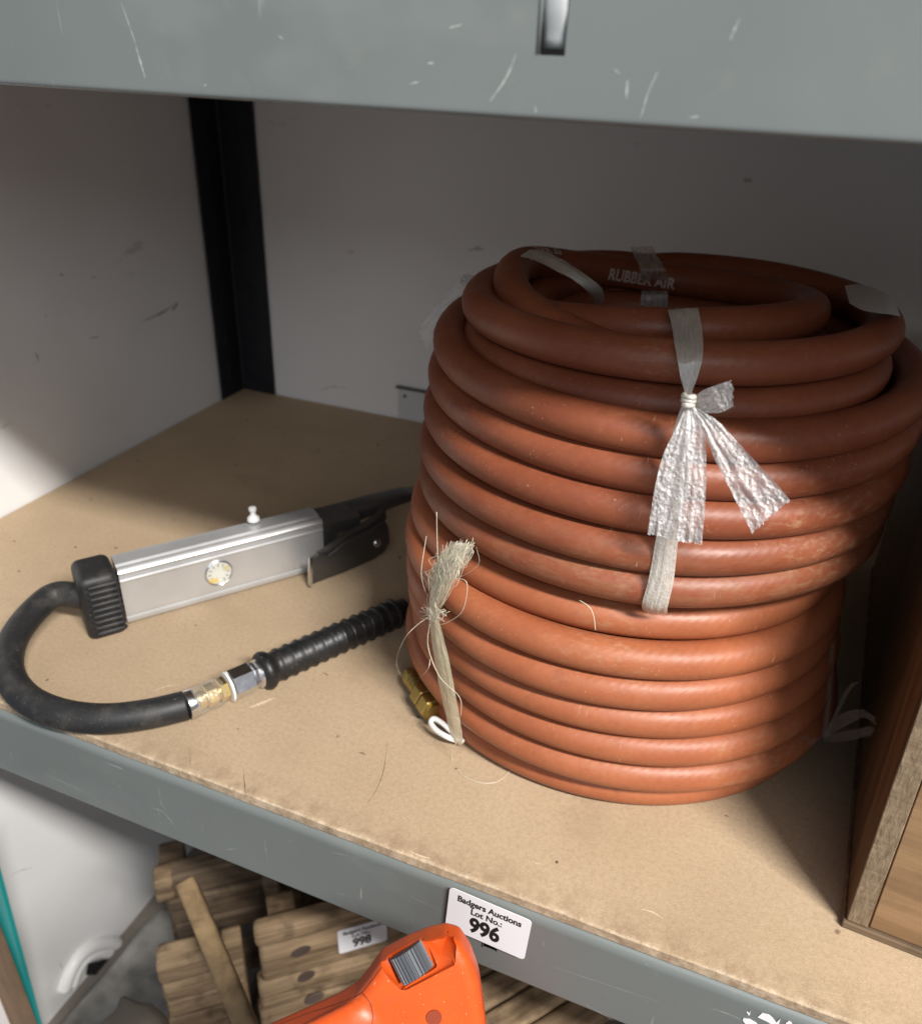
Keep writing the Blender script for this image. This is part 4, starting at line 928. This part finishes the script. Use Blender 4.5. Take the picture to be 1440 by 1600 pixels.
for (sx_, sz_, q_) in ((.0332, -.0345, 1.0), (.0352, -.0690, .9), (.0400, -.1010, 1.0), (.036, -.14, .9)):
    me = lathe((0, -.0004, 0), (0, 1, 0), [(0, .0010), (.0001, .0070), (.0012, .0078)], 22)
    for v in me.vertices: v.co = Vector((sx_ + v.co.x * 1.05 * q_ + .25 * v.co.z, v.co.y, zt + sz_ + v.co.z * .80 * q_))
    obj('nail_stain', me, m_plain('rust_black_stain', (0.085, 0.060, 0.046), .85, .5), cr, local=True)
obj('corner_post', box(.012, .034, .0165, .040, 0, zt - .012, .002, 2), OLDWOOD, cr, local=True)
obj('corner_post', box(.206, .228, .0165, .040, 0, zt - .012, .002, 2), OLDWOOD, cr, local=True)
for k in range(7):
    plank(.012, .23, .041 + k * .034, .041 + k * .034 + .022, .02, .034, cr, 'floor_slat')
fm = frame_mat((0, 0, 0), (1, 0, 0), (0, 0, 1)); lm_ = WM[cr.name] @ frame_mat((.0622 + .0197, -.0006, zt - .0205 - .0145), (1, 0, .02), (0, 0, 1))
sticker('lot_sticker', 'white lot number 998 sticker on the weathered crate under the shelf', lm_, .0393, .0291, '998', 'lot number stickers')

P4 = at_d(770, 1600, .56)
c4 = thing('wooden_crate', 'upturned slatted pine crate right of the orange tool below the beam', 'crate', (P4.x, P4.y, -.5298), (0, 0, math.radians(52.5)), 'slatted pine crates')
z4 = P4.z + .5298
for k, (wd_, gp) in enumerate(((.019, .001), (.021, .0015), (.020, .001), (.022, .011), (.019, .001), (.021, .0015), (.020, .013), (.021, .001))):
    y_ = .052 - sum(a + b for a, b in ((.019, .001), (.021, .0015), (.020, .001), (.022, .011), (.019, .001), (.021, .0015), (.020, .013), (.021, .001))[:k]) 
    plank(-.05, .26, y_ - wd_, y_, z4 - .012 - .0015 * (k % 2), z4 - .0015 * (k % 2), c4, 'slat', .003)
for x_ in (-.03, .22):
    obj('cross_bar', box(x_, x_ + .02, -.11, .05, z4 - .034, z4 - .0139, .002, 2), OLDWOOD, c4, local=True)
    for y_ in (-.108, .028): obj('leg', box(x_ + .0005, x_ + .0195, y_, y_ + .02, 0, z4 - .0344, .002, 2), OLDWOOD, c4, local=True)

P1 = at_d(246, 1378, .70)
c2 = thing('wooden_crate', 'weathered pine crate, coloured darker for shade, further back under the left of the shelf', 'crate', (P1.x, P1.y, -.5298), (0, 0, YAW), 'slatted pine crates')
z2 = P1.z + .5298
plank(0, .30, 0, .02, z2 - .028, z2, c2, mat=SHADEWOOD); plank(.004, .30, .002, .02, z2 - .066, z2 - .034, c2, mat=SHADEWOOD); plank(.006, .30, .001, .02, z2 - .090, z2 - .067, c2, mat=SHADEWOOD)  # planks coloured dark to imitate the shade the crate stands in
plank(.004, .30, .002, .02, z2 - .16, z2 - .13, c2, mat=SHADEWOOD)
obj('corner_post', box(.0, .022, .021, .045, 0, z2 - .005, .002, 2), SHADEWOOD, c2, local=True)
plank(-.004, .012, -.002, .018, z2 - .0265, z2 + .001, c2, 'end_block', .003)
obj('corner_post', box(.10, .122, .021, .045, 0, z2 - .008, .002, 2), SHADEWOOD, c2, local=True)
obj('corner_post', box(.27, .292, .021, .045, 0, z2 - .008, .002, 2), SHADEWOOD, c2, local=True)

P2 = at_d(242, 1516, .60)
c3 = thing('wooden_crate', 'short pine crate with rounded plank ends in the lower left corner', 'crate', (P2.x, P2.y, -.5298), (0, 0, YAW), 'slatted pine crates')
z3 = P2.z + .5298
zz = z3
for k in range(10):
    plank(.001 * (k % 3), .046, 0, .022, zz - .0225, zz - .0004, c3, bev=.004); zz -= .0225
obj('end_board', box(.047, .062, -.003, .030, 0, z3 - .014, .002, 2), OLDWOOD, c3, local=True)

bt = thing('wooden_batten', 'long pale pine batten leaning between the crates under the shelf', 'batten', (P2.x, P2.y, -.5298))
a_, b_ = at_d(290, 1378, .585), at_d(400, 1640, .52)
b2 = a_ + (b_ - a_) * ((-.5298 - a_.z) / (b_.z - a_.z)) if b_.z < a_.z else b_
dv = (b2 - a_).normalized(); L_ = (b2 - a_).length
me = box(0, L_, -.0070, .0070, -.0065, .0065, .0030, 4, 0)
me.transform(frame_mat(a_, dv, RIGHT)); obj('batten_bar', me, m_wood('pale_batten', (0.36, 0.25, 0.13), (0.17, 0.11, 0.06), 2, .6, .6, .4), bt, smooth=True, sharp=50)

def stick(label, p, q, hw, ht, mat):
    a_ = at_d(*p); b2 = Vector((a_.x + q[0], a_.y + q[1], -.5298)); dv = (b2 - a_).normalized()
    t_ = thing('wooden_batten', label, 'batten', (b2.x, b2.y, -.5298)); me = box(0, (b2 - a_).length, -hw, hw, -ht, ht, .0022, 2, 5, .0005)
    me.transform(frame_mat(a_, dv, RIGHT)); obj('batten_bar', me, mat, t_, smooth=True, sharp=45)
stick('short dark upright batten behind the labelled crate', (424, 1366, .70), (.012, .012), .0075, .007, SHADEWOOD)
stick('split pale batten end leaning beside the upright one', (455, 1394, .70), (.045, .030), .010, .006, SHADEWOOD)

# ------------------------------------------------------------------ rubble and moulding by the side wall
def rock(name, label, c, s, seed, cat):
    bm = bmesh.new(); bmesh.ops.create_cube(bm, size=1.6); bmesh.ops.bevel(bm, geom=bm.edges[:], offset=.25, segments=2, profile=.6, affect='EDGES'); bmesh.ops.subdivide_edges(bm, edges=bm.edges[:], cuts=3, use_grid_fill=True)
    for v in bm.verts:
        d = v.co.copy(); v.co = Vector((d.x * s[0], d.y * s[1], d.z * s[2])) + noise.noise_vector(d * 1.3 + Vector((seed, 0, 0))) * (.18 * min(s)) + noise.noise_vector(d * 5 + Vector((seed, 3, 0))) * (.05 * min(s)) + Vector(c)
    return tag(obj(name, bm_mesh(bm), STONE, smooth=True), label, cat)
rock('concrete_slab', 'pale grey broken concrete slab on the floor against the white wall', (0.085, 0.105, -.528), (.095, .12, .018), 1, 'concrete')
q2 = at_d(200, 1590, .62); rock('concrete_block', 'brown grey concrete block beside the short crate', (q2.x, q2.y, q2.z - .06), (.030, .026, .062), 5, 'concrete').data.materials[0] = m_plain('brown_concrete', (0.13, 0.112, 0.09), .85, .4, bump=1.0, scale=120)
mo = thing('wall_moulding', 'white moulded arch with a dark hole at the foot of the side wall', 'moulding', (WX, 0.12, -.52))
def wp(px, py, o=0.0): return at_x(px, py, WX + o)
for pts, r in (([(98, 1548), (108, 1520), (122, 1496), (140, 1481), (160, 1474), (178, 1474), (184, 1482)], .0075), ([(112, 1540), (120, 1516), (134, 1498), (152, 1490), (174, 1490), (192, 1497), (210, 1500)], .0065)):
    obj('arch_ridge', tube([p for p in catmull([wp(a, b, .001) for a, b in pts], 8)], r, 14), WALL, mo, smooth=True)
bm = bmesh.new(); bm.faces.new([bm.verts.new(wp(a, b, .0075)) for a, b in ((134, 1524), (137, 1506), (173, 1498), (174, 1514), (150, 1524))]); obj('hole', bm_mesh(bm), DARK, mo)

# teal edged board at the far left, in front
pb = thing('painted_board', 'brown board with a teal painted edge standing at the bottom left corner', 'board', at_y(20, 1600, .03))
def strip_board(name, q, n0, n1, mat):
    bm = bmesh.new(); f = bm.faces.new([bm.verts.new(at_y(a, b, n0)) for a, b in q]); e = bmesh.ops.extrude_face_region(bm, geom=[f])
    for v in e['geom']:
        if isinstance(v, bmesh.types.BMVert): v.co.y += n1 - n0
    bmesh.ops.recalc_face_normals(bm, faces=bm.faces[:]); return obj(name, bm_mesh(bm), mat, pb)
strip_board('teal_edge', [(-30, 1265), (-28, 1280), (58, 1595), (100, 1735), (98, 1735), (50, 1595), (0, 1462), (-30, 1385)], .030, .0335, TEAL)
strip_board('board_face', [(-160, 1100), (-30, 1380), (0, 1460), (51, 1595), (99, 1735), (-160, 1735)], .026, .0285, m_wood('brown_board', (0.26, 0.165, 0.10), (0.15, 0.09, 0.05), 2, .7, .7, .3))

# crumbs on the shelf board
cr_ = random.Random(11); V = []; Fc = []
for i in range(46):
    x, y = cr_.uniform(.02, .62), cr_.uniform(.012, .40); s = cr_.uniform(.0003, .0011); b0 = len(V)
    a = cr_.uniform(0, PI); e = cr_.uniform(1, 2.6)
    for k in range(4):
        t_ = a + k * PI / 2; V.append(Vector((x + s * e * math.cos(t_) if k % 2 == 0 else x + s * math.cos(t_), y + (s * e if k % 2 == 0 else s) * math.sin(t_), .0002)))
    V.append(Vector((x, y, .0002 + s * .8))); Fc += [(b0 + k, b0 + (k + 1) % 4, b0 + 4) for k in range(4)]
tag(obj('crumbs', mesh(V, Fc), m_plain('brown_crumbs', (0.14, 0.085, 0.05), .8, .3)), 'small brown crumbs scattered over the fibreboard shelf', kind='stuff')
